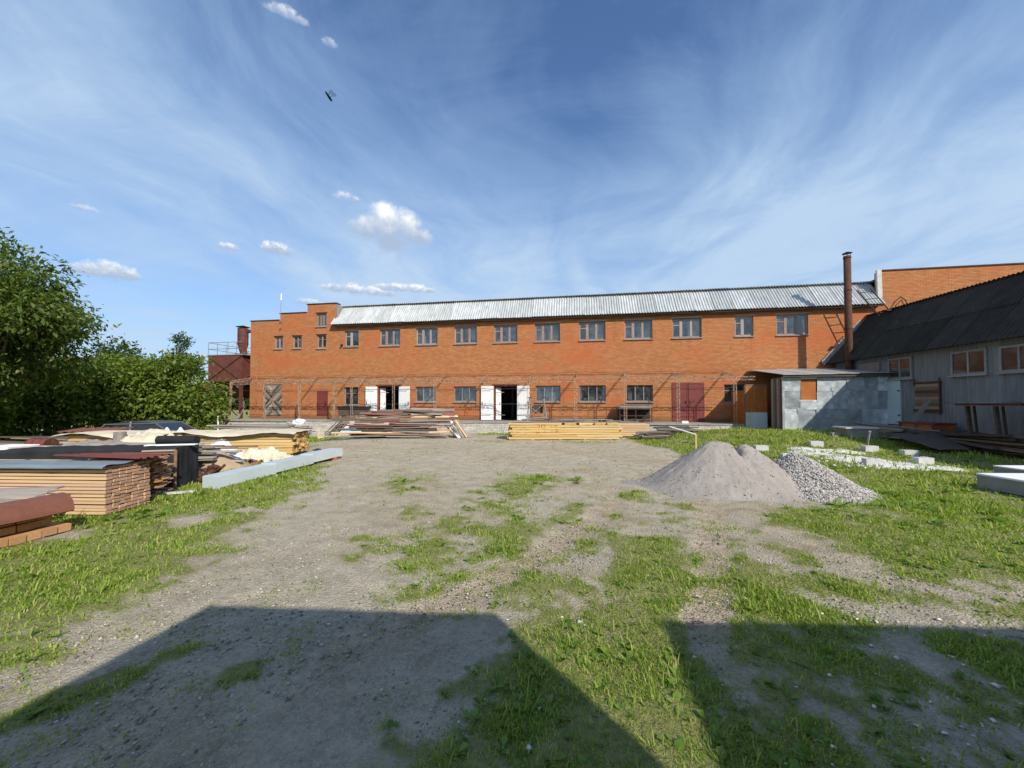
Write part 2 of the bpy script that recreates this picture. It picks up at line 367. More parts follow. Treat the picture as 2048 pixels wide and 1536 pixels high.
def leaf_mat(name, c1, c2, c3, trans=.42):
    m_, t = newmat(name)
    r_ = t.n('ShaderNodeNewGeometry', None).outputs['Random Per Island']
    col = t.ramp(r_, [(0, c1), (.5, c2), (.9, c3), (1, tuple(a*b for a, b in zip(c3, (1.25, .95, 1.6))))])
    p = t.n('ShaderNodeBsdfPrincipled', 0, i_Base_Color=col, i_Roughness=.55, i_Specular_IOR_Level=.3)
    tl = t.n('ShaderNodeBsdfTranslucent', 0, i_Color=t.mix(1.0, col, (1.25, 1.3, .55), 'MULTIPLY'))
    t.link(t.n('ShaderNodeMixShader', 0, i_0=trans, i_1=p, i_2=tl), t.n('ShaderNodeOutputMaterial', None).inputs[0]); return m_
leaf_walnut = leaf_mat('walnut_leaf', (.050, .088, .015), (.086, .136, .022), (.17, .21, .045))
leaf_hedge = leaf_mat('hedge_leaf', (.09, .145, .018), (.145, .21, .028), (.23, .285, .06))
leaf_far = leaf_mat('far_leaf', (.05, .085, .03), (.075, .12, .04), (.10, .15, .055))
grass_m = leaf_mat('grass_blade', (.155, .25, .026), (.25, .36, .042), (.42, .46, .12), .45)
weed_m = leaf_mat('broad_weed_leaf', (.10, .18, .026), (.15, .25, .036), (.22, .31, .06), .35)
# ------------------------------------------------------------------ ground, grass, loose stones
def seg_d(x, y, pts):
    d = np.full(np.shape(x), 1e9)
    for (ax, ay), (bx, by) in zip(pts[:-1], pts[1:]):
        vx, vy = bx-ax, by-ay; t = np.clip(((x-ax)*vx+(y-ay)*vy)/(vx*vx+vy*vy), 0, 1)
        d = np.minimum(d, np.hypot(x-ax-vx*t, y-ay-vy*t))
    return d
def ell(x, y, cx, cy, rx, ry, rot=0.0):
    c_, s_ = math.cos(rot), math.sin(rot); u = (x-cx)*c_+(y-cy)*s_; v = -(x-cx)*s_+(y-cy)*c_
    return 1-sm(.55, 1.25, np.hypot(u/rx, v/ry))
TRACKS = [[(-3.4, .8), (-1.9, 2.3), (-.98, 3.62), (-.45, 4.57), (.09, 5.56), (.62, 7.1), (.70, 8.2), (.2, 11), (-.6, 15)],
          [(1.05, 3.3), (1.18, 3.8), (1.59, 4.77), (1.95, 6.1), (2.3, 7.2), (1.6, 8.6), (1.35, 11), (.8, 15)]]
BARE = [[(2.45, 6.6), (2.75, 5.6), (2.85, 4.75), (3.5, 4.40), (4.6, 4.35)], [(1.0, 2.95), (1.75, 2.6), (2.5, 2.45), (3.6, 2.2)],
        [(2.2, 3.9), (3.1, 3.75), (4.2, 3.5)], [(-6.9, 4.0), (-5.9, 4.7), (-5.5, 5.6)]]
def cover(x, y):
    x = np.asarray(x, float); y = np.asarray(y, float)
    n1 = fbm(x*.9, y*.9, 4, 1); n2 = fbm(x*3.2, y*3.2, 4, 5); n3 = fbm(x*9, y*9, 3, 8)
    nz = (n1-.5)*1.1+(n2-.5)*1.1+(n3-.5)*.8
    ex = np.interp(y, [-5, 2, 2.7, 3.5, 4.5, 6.3, 8, 10, 12.5, 16], [-3.9, -3.9, -3.85, -4.05, -4.3, -5.2, -6.0, -7.0, -9, -13])
    g_ = sm(-.55, .75, ex-x)*1.05
    g_ = g_*(1-.35*ell(x, y, -12, 10, 4, 5))
    xr = np.interp(y, [-5, 3.9, 4.2, 4.6, 5.06, 6, 7.6, 9, 11, 12.6, 14.5, 17, 19, 24], [9, 9, 5.5, 3.8, 3.35, 2.9, 3.0, 4.6, 5.4, 6.3, 4.2, 2.6, 2.4, 2.2])
    g_ = np.maximum(g_, sm(-.4, .6, x-xr)*1.12)
    rf = sm(.35, .9, x)*(1-sm(4.2, 5.0, y)*(1-sm(3, 4, x)))*.98
    g_ = np.maximum(g_, rf)
    for e in [(-1.25, 5.1, 1.0, 2.6, -.05, .60), (-1.6, 7.6, .75, 1.8, -.1, .60), (-2.2, 4.6, .8, 1.6, .1, .36), (-.2, 5.4, 1.6, 3.0, 0, .34), (1.6, 5.4, .9, 2.6, 0, .42), (-.3, 6.3, .45, 1.5, -.45, .55), (.75, 4.5, .42, 1.3, -.38, .95), (.2, 2.55, .95, 1.25, 0, .92), (-.95, 3.75, .30, .25, 0, .95),
              (-.2, 3.75, .55, .45, 0, .70), (1.9, 4.0, .45, .9, -.2, .72), (2.5, 5.4, .35, 1.0, -.2, .62), (-.55, 1.9, .8, .7, 0, .62), (-2.1, 2.35, .12, .55, -.8, .62), (-1.75, 2.5, .12, .45, -.8, .6), (-3.0, 2.0, .16, .5, -.5, .75),
              (-1.5, 3.0, .35, .14, .2, .5), (1.5, 6.6, .35, 1.2, -.3, .55), (1.0, 8.0, .5, .9, 0, .5), (-2.7, 6.3, .35, .8, .3, .46), (-.8, 9.2, 1.5, .5, 0, .34), (-4.5, 21.2, 1.4, .9, 0, .9), (-14.6, 20.3, 2.0, 1.4, .1, .95),
              (-4.0, 17.5, 1.0, .35, .1, .62), (0.5, 17.7, 2.3, .25, .17, .5), (-3.7, 8.2, .8, 1.4, .3, .30)]:
        g_ = np.maximum(g_, ell(x, y, *e[:5])*e[5])
    g_ = g_-.0
    tr = np.minimum(seg_d(x, y, TRACKS[0]), seg_d(x, y, TRACKS[1]))
    tk = 1-sm(.10, .32, tr+(n2-.5)*.25)
    br = np.minimum.reduce([seg_d(x, y, b) for b in BARE]); bk = 1-sm(.05, .40, br+(n2-.5)*.5)
    g_ = g_*(1-.85*tk)*(1-.62*bk)
    # bare earth round the heaps
    g_ = g_*(1-.9*ell(x, y, 3.2, 8.7, 2.3, 1.6))
    dens = np.clip(g_*1.05+nz*np.where(g_ > .04, 1.25, np.where(y < 9.5, .85, .45))-.17+.05*(y < 9), 0, 1.0)
    dens = np.where(y > 21.9, dens*np.where((x > -22.5) & (x < 9), 0, 1), dens)
    return dens, tk*np.clip(1.1-.09*y, 0, 1)*.85*sm(1.6, 4.2, y), n1, n2

def ground_mat():
    m_, t = newmat('yard_ground'); tc = t.n('ShaderNodeTexCoord', 3)
    at = t.n('ShaderNodeAttribute', None, attribute_name='cover'); s_ = t.n('ShaderNodeSeparateColor', None, i_0=at.outputs[0])
    g_, tk, var = s_.outputs
    n0 = t.noise(tc, .45, 5, .6); n1 = t.noise(tc, 3.5, 6, .65); n2 = t.noise(tc, 26, 5, .7); n3 = t.noise(tc, 120, 3, .7)
    f = t.m('ADD', t.m('ADD', t.m('MULTIPLY', n1, .34), t.m('MULTIPLY', n2, .36)), t.m('MULTIPLY', n3, .36))
    col = t.ramp(f, [(.34, (.18, .150, .108)), (.48, (.385, .336, .253)), (.58, (.53, .468, .362)), (.72, (.70, .635, .51))])
    col = t.mix(t.m('MULTIPLY', t.sstep(n0, .42, .68), .55), col, t.mix(1.0, col, (.82, .73, .60), 'MULTIPLY'))
    stk = t.noise(t.vm('MULTIPLY', tc, (.22, 1.5, 1)), 1.3, 5, .6, .6); col = t.mix(t.m('MULTIPLY', t.sstep(stk, .45, .7), .30), col, t.mix(1.0, col, (1.28, 1.26, 1.2), 'MULTIPLY'))
    stk2 = t.noise(t.vm('MULTIPLY', tc, (.5, 2.2, 1)), 1.7, 5, .65, .8); col = t.mix(t.m('MULTIPLY', t.sstep(stk2, .52, .72), .35), col, t.mix(1.0, col, (.70, .68, .62), 'MULTIPLY'))
    vor = t.n('ShaderNodeTexVoronoi', None, i_Vector=t.vm('ADD', tc, t.xyz(t.m('MULTIPLY', n2, .02), t.m('MULTIPLY', n2, .02), 0)), i_Scale=38, i_Randomness=1.0)
    stone = t.m('MULTIPLY', t.m('LESS_THAN', vor.outputs[0], .33), t.m('GREATER_THAN', t.n('ShaderNodeSeparateColor', 0, i_0=vor.outputs[1]), .72))
    col = t.mix(t.m('MULTIPLY', stone, .55), col, (.52, .49, .45))
    col = t.mix(t.m('MULTIPLY', tk, .75), col, t.mix(1.0, col, (1.05, .86, .74), 'MULTIPLY'))
    soil = t.ramp(t.m('ADD', t.m('MULTIPLY', n2, .6), t.m('MULTIPLY', n1, .4)), [(.3, (.12, .135, .034)), (.5, (.22, .235, .06)), (.68, (.36, .335, .14))])
    gg = t.sstep(t.m('ADD', g_, t.m('MULTIPLY', t.m('SUBTRACT', n2, .5), .55)), .24, .72)
    col = t.mix(t.m('MULTIPLY', gg, .86), col, soil)
    h = t.m('ADD', t.m('ADD', t.m('MULTIPLY', n2, .5), t.m('MULTIPLY', n3, .35)), t.m('MULTIPLY', t.m('SUBTRACT', .6, t.m('MINIMUM', vor.outputs[0], .6)), .5))
    finish(t, col, .96, 0, h, 1.0, .05, .12); return m_
ground_m = ground_mat()

cy = math.pi/2+R(9.75)
ang = np.concatenate([np.linspace(cy-math.pi, cy-1.15, 40, endpoint=False), np.linspace(cy-1.15, cy+1.15, 430, endpoint=False), np.linspace(cy+1.15, cy+math.pi, 40, endpoint=False)])
rad = np.concatenate([[0.0], np.geomspace(.5, 45, 330), np.geomspace(55, 2500, 16)])
A_, R_ = np.meshgrid(ang, rad); X = R_*np.cos(A_); Y = R_*np.sin(A_)
dn, tk, nA, nB = cover(X, Y)
Z = ground_z(X, Y) + np.where(R_ < 30, (fbm(X*2.2, Y*2.2, 4, 21)-.5)*.05*(1-np.clip(tk*1.0, 0, .7))-tk*.04+dn*.012, 0)
far = sm(40, 60, R_); Z = Z*(1-far)
cov = np.stack([np.clip(dn, 0, 1)*(1-far)+.9*far, tk*(1-far), nA, np.ones_like(nA)], -1).reshape(-1, 4)
na, nr = len(ang), len(rad); idx = np.arange(na*nr).reshape(nr, na)
i0 = idx[:-1]; i1 = idx[1:]
F = np.stack([i0, i1, np.roll(i1, -1, 1), np.roll(i0, -1, 1)], -1).reshape(-1, 4)[:, ::1]
gme = np_mesh('ground', np.stack([X, Y, Z], -1).reshape(-1, 3), F, ground_m, True, {'cover': ('POINT', 'FLOAT_COLOR', cov)})
tag(obj('ground', gme), kind='structure')

def sample(n, r0, r1, pw=1.0, half=.98):
    u = nrng.random(n); r_ = (r0**pw+u*(r1**pw-r0**pw))**(1/pw); a = cy+(nrng.random(n)*2-1)*half
    return r_*np.cos(a), r_*np.sin(a), r_
EXCL = [(-13.2, 21.2, -5.2, 17.4), (9.7, 25, 30, 20.4)]
def blocked(x, y):
    b = (y > 22.1) & (x > -23.5) & (x < 9.2)
    b |= (x > 8.6) & (y > 20.5)
    b |= (np.hypot((x-2.95)/1.25, (y-8.95)/1.2) < 1) | (np.hypot((x-4.5)/.95, (y-9.0)/.95) < 1)
    return b
def blades(n_cl, per, r0, r1, pw, hscale, spread, thr=0.0, seed=0):
    x, y, r_ = sample(n_cl, r0, r1, pw); d, tk_, _, n2_ = cover(x, y)
    keep = (nrng.random(n_cl) < np.maximum(np.clip((d-.03)*1.05, 0, 1), .035+.05*(n2_ > .5))) & ~blocked(x, y); x, y, r_, d = x[keep], y[keep], r_[keep], d[keep]
    m_ = len(x); k = per
    hcl = (.5+.9*nrng.random(m_))*(1+1.3*(nrng.random(m_) > .95))*(.32+.88*np.clip(d, 0, 1))
    X_ = np.repeat(x, k); Y_ = np.repeat(y, k); r2 = np.repeat(r_, k); hc = np.repeat(hcl, k); n_ = m_*k
    sp = spread*(1+.06*r2); X_ = X_+nrng.normal(0, 1, n_)*sp; Y_ = Y_+nrng.normal(0, 1, n_)*sp
    Z_ = ground_z(X_, Y_)-.006
    h = hscale*hc*(.5+.8*nrng.random(n_))*(1+.02*r2); wd = (.0022+.00060*r2)*(.7+.6*nrng.random(n_))
    az = nrng.random(n_)*2*np.pi; lean = (.25+.75*nrng.random(n_))*h
    lx, ly = np.cos(az)*lean, np.sin(az)*lean; wx_, wy_ = -np.sin(az)*wd, np.cos(az)*wd
    P0 = np.stack([X_-wx_, Y_-wy_, Z_], -1); P1 = np.stack([X_+wx_, Y_+wy_, Z_], -1)
    P2 = np.stack([X_+lx*.4+wx_*.8, Y_+ly*.4+wy_*.8, Z_+h*.62], -1); P3 = np.stack([X_+lx*.4-wx_*.8, Y_+ly*.4-wy_*.8, Z_+h*.62], -1)
    P4 = np.stack([X_+lx, Y_+ly, Z_+h*.92], -1)
    V = np.stack([P0, P1, P2, P3, P4], 1).reshape(-1, 3); b = np.arange(n_)*5
    F_ = np.stack([np.stack([b, b+1, b+2], -1), np.stack([b, b+2, b+3], -1), np.stack([b+3, b+2, b+4], -1)], 1).reshape(-1, 3)
    return V, F_
vs, fs, o_ = [], [], 0
for args in [(34000, 7, 1.3, 4.5, 1.2, .026, .026), (44000, 7, 4.0, 11, 1.1, .030, .036), (36000, 6, 9, 28, 1.0, .055, .055)]:
    V, F_ = blades(*args); vs.append(V); fs.append(F_+o_); o_ += len(V)
gr = obj('grass', np_mesh('grass', np.concatenate(vs), np.concatenate(fs), grass_m))
tag(gr, 'short patchy green grass growing over the dirt yard', 'grass', kind='stuff')
# broad-leaved weeds: small rosettes
def rosettes(n, r0, r1, pw, size):
    x, y, r_ = sample(n, r0, r1, pw); d = cover(x, y)[0]; keep = (nrng.random(n) < np.clip(d-.3, 0, 1)*.8) & ~blocked(x, y)
    x, y, r_ = x[keep], y[keep], r_[keep]; k = 7; m_ = len(x)
    X_ = np.repeat(x, k); Y_ = np.repeat(y, k); n_ = m_*k; sz = np.repeat(size*(.5+nrng.random(m_)), k)*(.6+.7*nrng.random(n_))
    az = nrng.random(n_)*6.283; el = .15+.6*nrng.random(n_); Z_ = ground_z(X_, Y_)
    c_, s_ = np.cos(az), np.sin(az); L = sz; wd = sz*.26
    def pt(t, wv, dzv): return np.stack([X_+c_*L*t*np.cos(el)-s_*wd*wv, Y_+s_*L*t*np.cos(el)+c_*wd*wv, Z_+L*np.sin(el)*dzv], -1)
    V = np.stack([pt(.08, 0, .1), pt(.55, 1, .75), pt(1, 0, .8), pt(.55, -1, .75)], 1).reshape(-1, 3)
    return V, np.arange(n_*4).reshape(-1, 4)
va, fa = rosettes(5200, 1.3, 9, 1.1, .055); vb, fb = rosettes(2600, 8, 24, 1.0, .13)
wd_ = obj('weeds', np_mesh('weeds', np.concatenate([va, vb]), np.concatenate([fa, fb+len(va)]), weed_m))
tag(wd_, 'broad leaved weeds and clover scattered through the grass', 'weeds', kind='stuff')

OCT_V = np.array([(1, 0, 0), (-1, 0, 0), (0, 1, 0), (0, -1, 0), (0, 0, 1), (0, 0, -1)], float)
OCT_F = np.array([(0, 2, 4), (2, 1, 4), (1, 3, 4), (3, 0, 4), (2, 0, 5), (1, 2, 5), (3, 1, 5), (0, 3, 5)])
def stones(x, y, z, s_, flat=.6):
    n = len(x); V = OCT_V[None]*(1+.5*(nrng.random((n, 6, 1))-.5))+(nrng.random((n, 6, 3))-.5)*.7
    V = V*np.stack([s_*(.7+.6*nrng.random(n)), s_*(.6+.5*nrng.random(n)), s_*flat*(.6+.7*nrng.random(n))], -1)[:, None]
    a = nrng.random(n)*6.283; c_, q = np.cos(a)[:, None], np.sin(a)[:, None]
    V = np.stack([V[..., 0]*c_-V[..., 1]*q, V[..., 0]*q+V[..., 1]*c_, V[..., 2]], -1)+np.stack([x, y, z], -1)[:, None]
    return V.reshape(-1, 3), (OCT_F[None]+(np.arange(n)*6)[:, None, None]).reshape(-1, 3)
def stone_mat(name, a, b, c_):
    m_, t = newmat(name); r_ = t.n('ShaderNodeNewGeometry', None).outputs['Random Per Island']
    finish(t, t.ramp(r_, [(0, a), (.5, b), (1, c_)]), .9, 0, None, spec=.2); return m_
pebble_m = stone_mat('pebble', (.15, .135, .11), (.31, .28, .23), (.50, .46, .39))
crushed_m = stone_mat('crushed_stone', (.22, .205, .195), (.41, .385, .36), (.58, .545, .51))
chip_m = stone_mat('white_chip', (.52, .50, .46), (.66, .64, .60), (.74, .72, .68))
x1, y1, r1 = sample(34000, 1.3, 6, 1.1); x2, y2, r2 = sample(14000, 5, 20, 1.0)
x = np.concatenate([x1, x2]); y = np.concatenate([y1, y2]); r_ = np.concatenate([r1, r2])
d = cover(x, y)[0]; keep = (nrng.random(len(x)) < np.clip(.85-d, .05, 1)) & ~blocked(x, y); x, y, r_ = x[keep], y[keep], r_[keep]
s_ = (.0028+.011*nrng.random(len(x))**4)*(1+.10*r_)
V, F_ = stones(x, y, ground_z(x, y)+s_*.15, s_)
tag(obj('pebbles', np_mesh('pebbles', V, F_, pebble_m)), 'small grey pebbles strewn over the bare dirt', 'pebbles', kind='stuff')
# pale chips and rubble lying in the shaded foreground and along the right-hand tracks
xs, ys = [], []
for (cx, cy_, sx_, sy_, n) in [(1.9, 3.2, .8, .45, 60), (2.6, 2.5, .6, .35, 50), (-.05, 3.2, .08, .05, 26), (1.6, 2.3, .6, .35, 40), (2.6, 3.7, .5, .1, 40), (.2, 2.1, .9, .3, 26), (-1.0, 2.6, .9, .5, 22), (3.6, 3.3, .6, .4, 30), (-3.2, 3.0, .4, .6, 8)]:
    xs.append(nrng.normal(cx, sx_, n//2)); ys.append(nrng.normal(cy_, sy_, n//2))
x = np.concatenate(xs); y = np.concatenate(ys); s_ = .006+.022*nrng.random(len(x))**2.2
V, F_ = stones(x, y, ground_z(x, y)+.014, s_, .4)
tag(obj('rubble_chips', np_mesh('rubble_chips', V, F_, chip_m)), 'pale chips of rubble lying in the trodden grass', 'rubble', kind='stuff')
# ------------------------------------------------------------------ main brick building (front wall in the plane Y = 24)
YW = 24.0
FL = 0.66                                            # dock level
main = thing('brick_workshop', 'long two storey orange brick workshop with a white corrugated roof edge', 'building', (0, YW, 0))
UP = [(-15.81, -14.76), (-13.21, -11.74), (-10.60, -9.10), (-7.95, -6.43), (-5.30, -3.78), (-2.65, -1.09), (.09, 1.67), (2.80, 4.41), (5.54, 7.17), (8.97, 9.95), (11.16, 12.77)]
wins = [('attic', -17.99, -17.21, 7.11, 8.02), ('s', -21.30, -20.62, 5.62, 6.48), ('s', -19.84, -19.13, 5.62, 6.48), ('s', -17.94, -17.22, 5.58, 6.50)]
wins += [('u', a, b, 5.64, 6.72+.008*i) for i, (a, b) in enumerate(UP)]
wins += [('l', -15.82, -14.77, 1.62, 2.85), ('l', -10.62, -9.16, 1.86, 2.84), ('l', -7.97, -6.45, 1.86, 2.84), ('l', -2.62, -1.07, 1.86, 2.85), ('l', .09, 1.67, 1.86, 2.85), ('l', 2.86, 4.41, 1.86, 2.85), ('l', 8.35, 9.45, 1.82, 2.84)]
doors = [('chevron', -22.25, -20.64, .86, 3.07), ('small', -17.88, -17.04, .88, 2.60), ('open', -13.33, -11.76, FL, 2.90), ('open', -5.31, -3.78, FL, 2.88), ('maroon', 5.49, 7.25, .68, 2.95)]
holes = [(a, b, c_, d) for _, a, b, c_, d in wins+doors]
TOP = [(-23.24, -20.86, 7.65), (-20.86, -18.69, 8.11), (-18.69, -16.46, 8.66), (-16.46, 16.34, 7.25), (16.34, 30.0, 9.0)]
XL, XR, ZB = -23.24, 30.0, -.4
xs = sorted({XL, XR} | {h[0] for h in holes} | {h[1] for h in holes} | {t[0] for t in TOP} | {t[1] for t in TOP})
zs = sorted({ZB} | {h[2] for h in holes} | {h[3] for h in holes} | {t[2] for t in TOP})
mb = MB()
for x0, x1 in zip(xs[:-1], xs[1:]):
    xc = (x0+x1)/2; top = [t[2] for t in TOP if t[0] <= xc <= t[1]][0]
    for z0, z1 in zip(zs[:-1], zs[1:]):
        zc = (z0+z1)/2
        if zc > top or any(h[0] < xc < h[1] and h[2] < zc < h[3] for h in holes): continue
        mb.quad((x0, 0, z0), (x1, 0, z0), (x1, 0, z1), (x0, 0, z1))
RV = .24
for a, b, c_, d in holes:                            # reveals
    mb.quad((a, 0, c_), (a, 0, d), (a, RV, d), (a, RV, c_)); mb.quad((b, 0, c_), (b, RV, c_), (b, RV, d), (b, 0, d))
    mb.quad((a, 0, d), (b, 0, d), (b, RV, d), (a, RV, d)); mb.quad((a, 0, c_), (a, RV, c_), (b, RV, c_), (b, 0, c_))
mb.quad((XL, 0, ZB), (XL, 0, 7.65), (XL, 12, 7.65), (XL, 12, ZB))                       # left gable wall
for (xa, z0, z1) in ((-20.86, 7.65, 8.11), (-18.69, 8.11, 8.66), (-16.46, 7.25, 8.66)):  # steps of the parapet
    mb.quad((xa, 0, z0), (xa, 0, z1), (xa, .38, z1), (xa, .38, z0))
for (xa, xb, z) in ((-20.86, -18.69, 8.11), (-18.69, -16.46, 8.66), (XL, -20.86, 7.65)):
    mb.quad((xa, .38, z), (xb, .38, z), (xb, .38, 6.9), (xa, .38, 6.9)); mb.quad((xa, 0, z), (xb, 0, z), (xb, .38, z), (xa, .38, z))
mb.quad((16.34, 0, 7.0), (16.34, .42, 7.0), (16.34, .42, 9.0), (16.34, 0, 9.0)); mb.quad((16.34, .42, 7), (30, .42, 7), (30, .42, 9), (16.34, .42, 9))
wl = MB(); wl.v, wl.f, wl.mi = mb.v, mb.f, mb.mi
me = bpy.data.meshes.new('wall'); me.from_pydata(mb.v, [], mb.f); me.materials.append(brick)
bm = bmesh.new(); bm.from_mesh(me); bmesh.ops.remove_doubles(bm, verts=bm.verts, dist=.0005); bmesh.ops.recalc_face_normals(bm, faces=bm.faces); bm.to_mesh(me); bm.free()
obj('wall', me, main)
# inside: floors, back wall, ceiling
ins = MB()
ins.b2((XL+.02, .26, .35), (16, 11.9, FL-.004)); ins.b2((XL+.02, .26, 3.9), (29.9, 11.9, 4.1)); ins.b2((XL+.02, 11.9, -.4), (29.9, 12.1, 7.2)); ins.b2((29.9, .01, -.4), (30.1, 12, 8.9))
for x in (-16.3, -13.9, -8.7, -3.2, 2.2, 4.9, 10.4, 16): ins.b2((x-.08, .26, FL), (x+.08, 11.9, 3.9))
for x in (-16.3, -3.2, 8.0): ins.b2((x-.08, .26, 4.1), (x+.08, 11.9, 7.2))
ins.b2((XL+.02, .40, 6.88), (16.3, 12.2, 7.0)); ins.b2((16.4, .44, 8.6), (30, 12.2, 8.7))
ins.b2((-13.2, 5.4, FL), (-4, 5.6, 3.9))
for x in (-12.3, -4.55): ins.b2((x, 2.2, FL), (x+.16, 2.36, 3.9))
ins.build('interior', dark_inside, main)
# parapet coping
cp = MB()
cp.b2((XL-.05, -.05, 7.652), (-20.91, .43, 7.70)); cp.b2((-20.91, -.05, 8.112), (-18.74, .43, 8.16)); cp.b2((-18.74, -.05, 8.662), (-16.42, .43, 8.72))
cp.build('parapet_coping', dark_metal, main)
cw = MB(); cw.prism([(16.20, 7.30), (16.42, 7.30), (16.40, 9.06), (16.18, 9.06)], 1, -.03, .10); cw.build('end_coping', concrete_lt, main)
c2 = MB(); c2.b2((16.42, -.05, 9.0), (30.0, .30, 9.06)); c2.build('parapet_coping', rust, main)
st = MB(); st.b2((-16.44, .01, 7.27), (-16.40, .80, 8.60)); st.build('flashing', sill_grey, main)

def window(a, b, z0, z1, kind, lit=0):
    wd, h = b-a, z1-z0; y = .13
    fr = MB(); t = .055
    fr.b2((a+.002, y-.02, z0+.002), (a+t, y+.05, z1-.002)); fr.b2((b-t, y-.02, z0+.002), (b-.002, y+.05, z1-.002))
    fr.b2((a+t, y-.018, z0+.002), (b-t, y+.05, z0+t)); fr.b2((a+t, y-.018, z1-t), (b-t, y+.05, z1-.002))
    W_ = fr.build('window', frame_wood, main)
    mu = MB(); ia, ib, ja, jb = a+t, b-t, z0+t, z1-t
    if kind == 'u' and wd > 1.2: cuts = [(ia+(ib-ia)*.29, .13), (ia+(ib-ia)*.66, .10)]
    elif kind == 'u': cuts = [(ia+(ib-ia)*.42, .14)]
    elif kind == 'l' and wd > 1.2: cuts = [(ia+(ib-ia)*.34, .045), (ia+(ib-ia)*.68, .045)]
    elif kind == 'l': cuts = [(ia+(ib-ia)*.45, .06)]
    elif kind == 'attic': cuts = [(ia+(ib-ia)*.33, .06), (ia+(ib-ia)*.66, .06)]
    else: cuts = [((ia+ib)/2, .06)]
    for x, w_ in cuts:
        if kind == 'l': mu = MB()
        mu.b2((x-w_/2, y-.03, ja), (x+w_/2, y+.03, jb))
        if kind == 'l' and wd > 1.2: mu.build('mullion', sill_grey, W_)
    edges = [ia]+sum([[x-w_/2, x+w_/2] for x, w_ in cuts], [])+[ib]
    for k in range(0, len(edges), 2):
        e0, e1 = edges[k], edges[k+1]; s_ = .022
        if kind != 'l':
            mu.b2((e0, y-.012, ja), (e0+s_, y+.02, jb)); mu.b2((e1-s_, y-.012, ja), (e1, y+.02, jb))
            mu.b2((e0+s_, y-.012, ja), (e1-s_, y+.02, ja+s_)); mu.b2((e0+s_, y-.012, jb-s_), (e1-s_, y+.02, jb))
        if kind == 'u' and k == 0: zf = jb-(jb-ja)*.32; mu.b2((e0+s_, y-.014, zf-.025), (e1-s_, y+.02, zf+.025))
        if kind == 's' : zf = jb-(jb-ja)*.3; mu.b2((e0+s_, y-.014, zf-.012), (e1-s_, y+.02, zf+.012))
        if kind == 'l' and wd < 1.2: zf = jb-(jb-ja)*.33; mu.b2((e0, y-.014, zf-.02), (e1, y+.02, zf+.02))
        gp = MB(); gp.b2((e0, y+.004, ja), (e1, y+.010, jb)); gp.build('pane', glass, W_)
    if kind != 'l' or wd < 1.2: mu.build('mullion', frame_wood, W_)
    sl_ = MB(); sl_.prism([(-.075, z0-.075), (.0, z0-.075), (y-.022, z0-.02), (y-.022, z0+.012), (-.075, z0-.035)], 0, a-.05, b+.04)
    sl_.build('sill', sill_grey, W_)
    if kind in ('u', 's', 'attic'):
        li = MB(); li.b2((a-.07, -.012, z1+.004), (b+.07, .0, z1+.075)); li.build('lintel', concrete if kind == 'u' else rust, W_)
    return W_
for i, (k, a, b, c_, d) in enumerate(wins): window(a, b, c_, d, k)
# things stored behind the ground-floor panes and curtains upstairs
def curtain(x0, x1, z0, z1, y=.34, m_=None):
    c_ = MB(); n = max(6, int((x1-x0)/.05))
    c_.grid(lambda u, v: (x0+(x1-x0)*u, y+.03*math.sin(u*n*1.9), z0+(z1-z0)*v), n*3, 1); c_.build('curtain', m_ or tarp_white, main)
for (a, b, f0, f1) in [(-13.21, -11.74, .66, 1.0), (5.54, 7.17, .60, 1.0), (2.8, 4.41, .3, 1), (-2.65, -1.09, .1, .6), (-10.6, -9.1, .0, .35)]:
    curtain(a+(b-a)*f0, a+(b-a)*f1, 5.6, 6.75, .45, sill_grey if f1-f0 > .5 else tarp_white)
curtain(-2.0, -1.1, 1.9, 2.85, .40, tarp_white)
curtain(-.0+.1, .35, 1.9, 2.85, .40, sill_grey)
curtain(-19.55, -19.3, 5.65, 6.3, .36); curtain(-17.9, -17.7, 5.6, 6.1, .36)
for x, w_, h in [(.35, .25, .14), (.62, .35, .18), (1.0, .22, .10), (1.35, .18, .22), (3.0, .25, .45), (4.1, .3, .15), (-10.1, .3, .14), (-9.6, .25, .2), (-7.2, .4, .12)]:
    q = MB(); q.box((x+w_/2, .30, 1.95+h/2), (w_, .10, h), rz=rng.uniform(-.1, .1)); q.build('parcel', rng.choice([tarp_white, tarp_cream, white_paint]), main)

# ---- doors
def planked_leaf(name, x0, x1, z0, z1, y0, m_, hinge, angle, n=8):
    """vertical boards with grooves, hung at x=hinge and turned by angle"""
    lf = MB(); wd = x1-x0; bw = wd/n
    for i in range(n):
        lf.b2((x0-hinge+i*bw+.004, -.022-.002*(i % 2), z0), (x0-hinge+(i+1)*bw-.004, .018, z1))
    lf.b2((x0-hinge+.01, .018, z0+.25), (x1-hinge-.01, .045, z0+.37)); lf.b2((x0-hinge+.01, .018, z1-.37), (x1-hinge-.01, .045, z1-.25))
    o = lf.build(name, m_, main); o.location = (hinge, y0, 0); o.rotation_euler = (0, 0, angle)
    hd = MB(); xx = (x1-.09-hinge) if abs(x1-hinge) > abs(x0-hinge) else (x0+.09-hinge)
    hd.b2((xx-.015, -.055, (z0+z1)/2-.1), (xx+.015, -.025, (z0+z1)/2+.1)); hd.build('handle', dark_metal, o)
    hg = MB()
    for zz_ in (z0+.3, z1-.3): hg.b2((min(0, x0-hinge)+.02, -.034, zz_-.02), (min(0, x0-hinge)+.6, -.026, zz_+.02))
    hg.build('hinge', sill_grey, o)
    return o
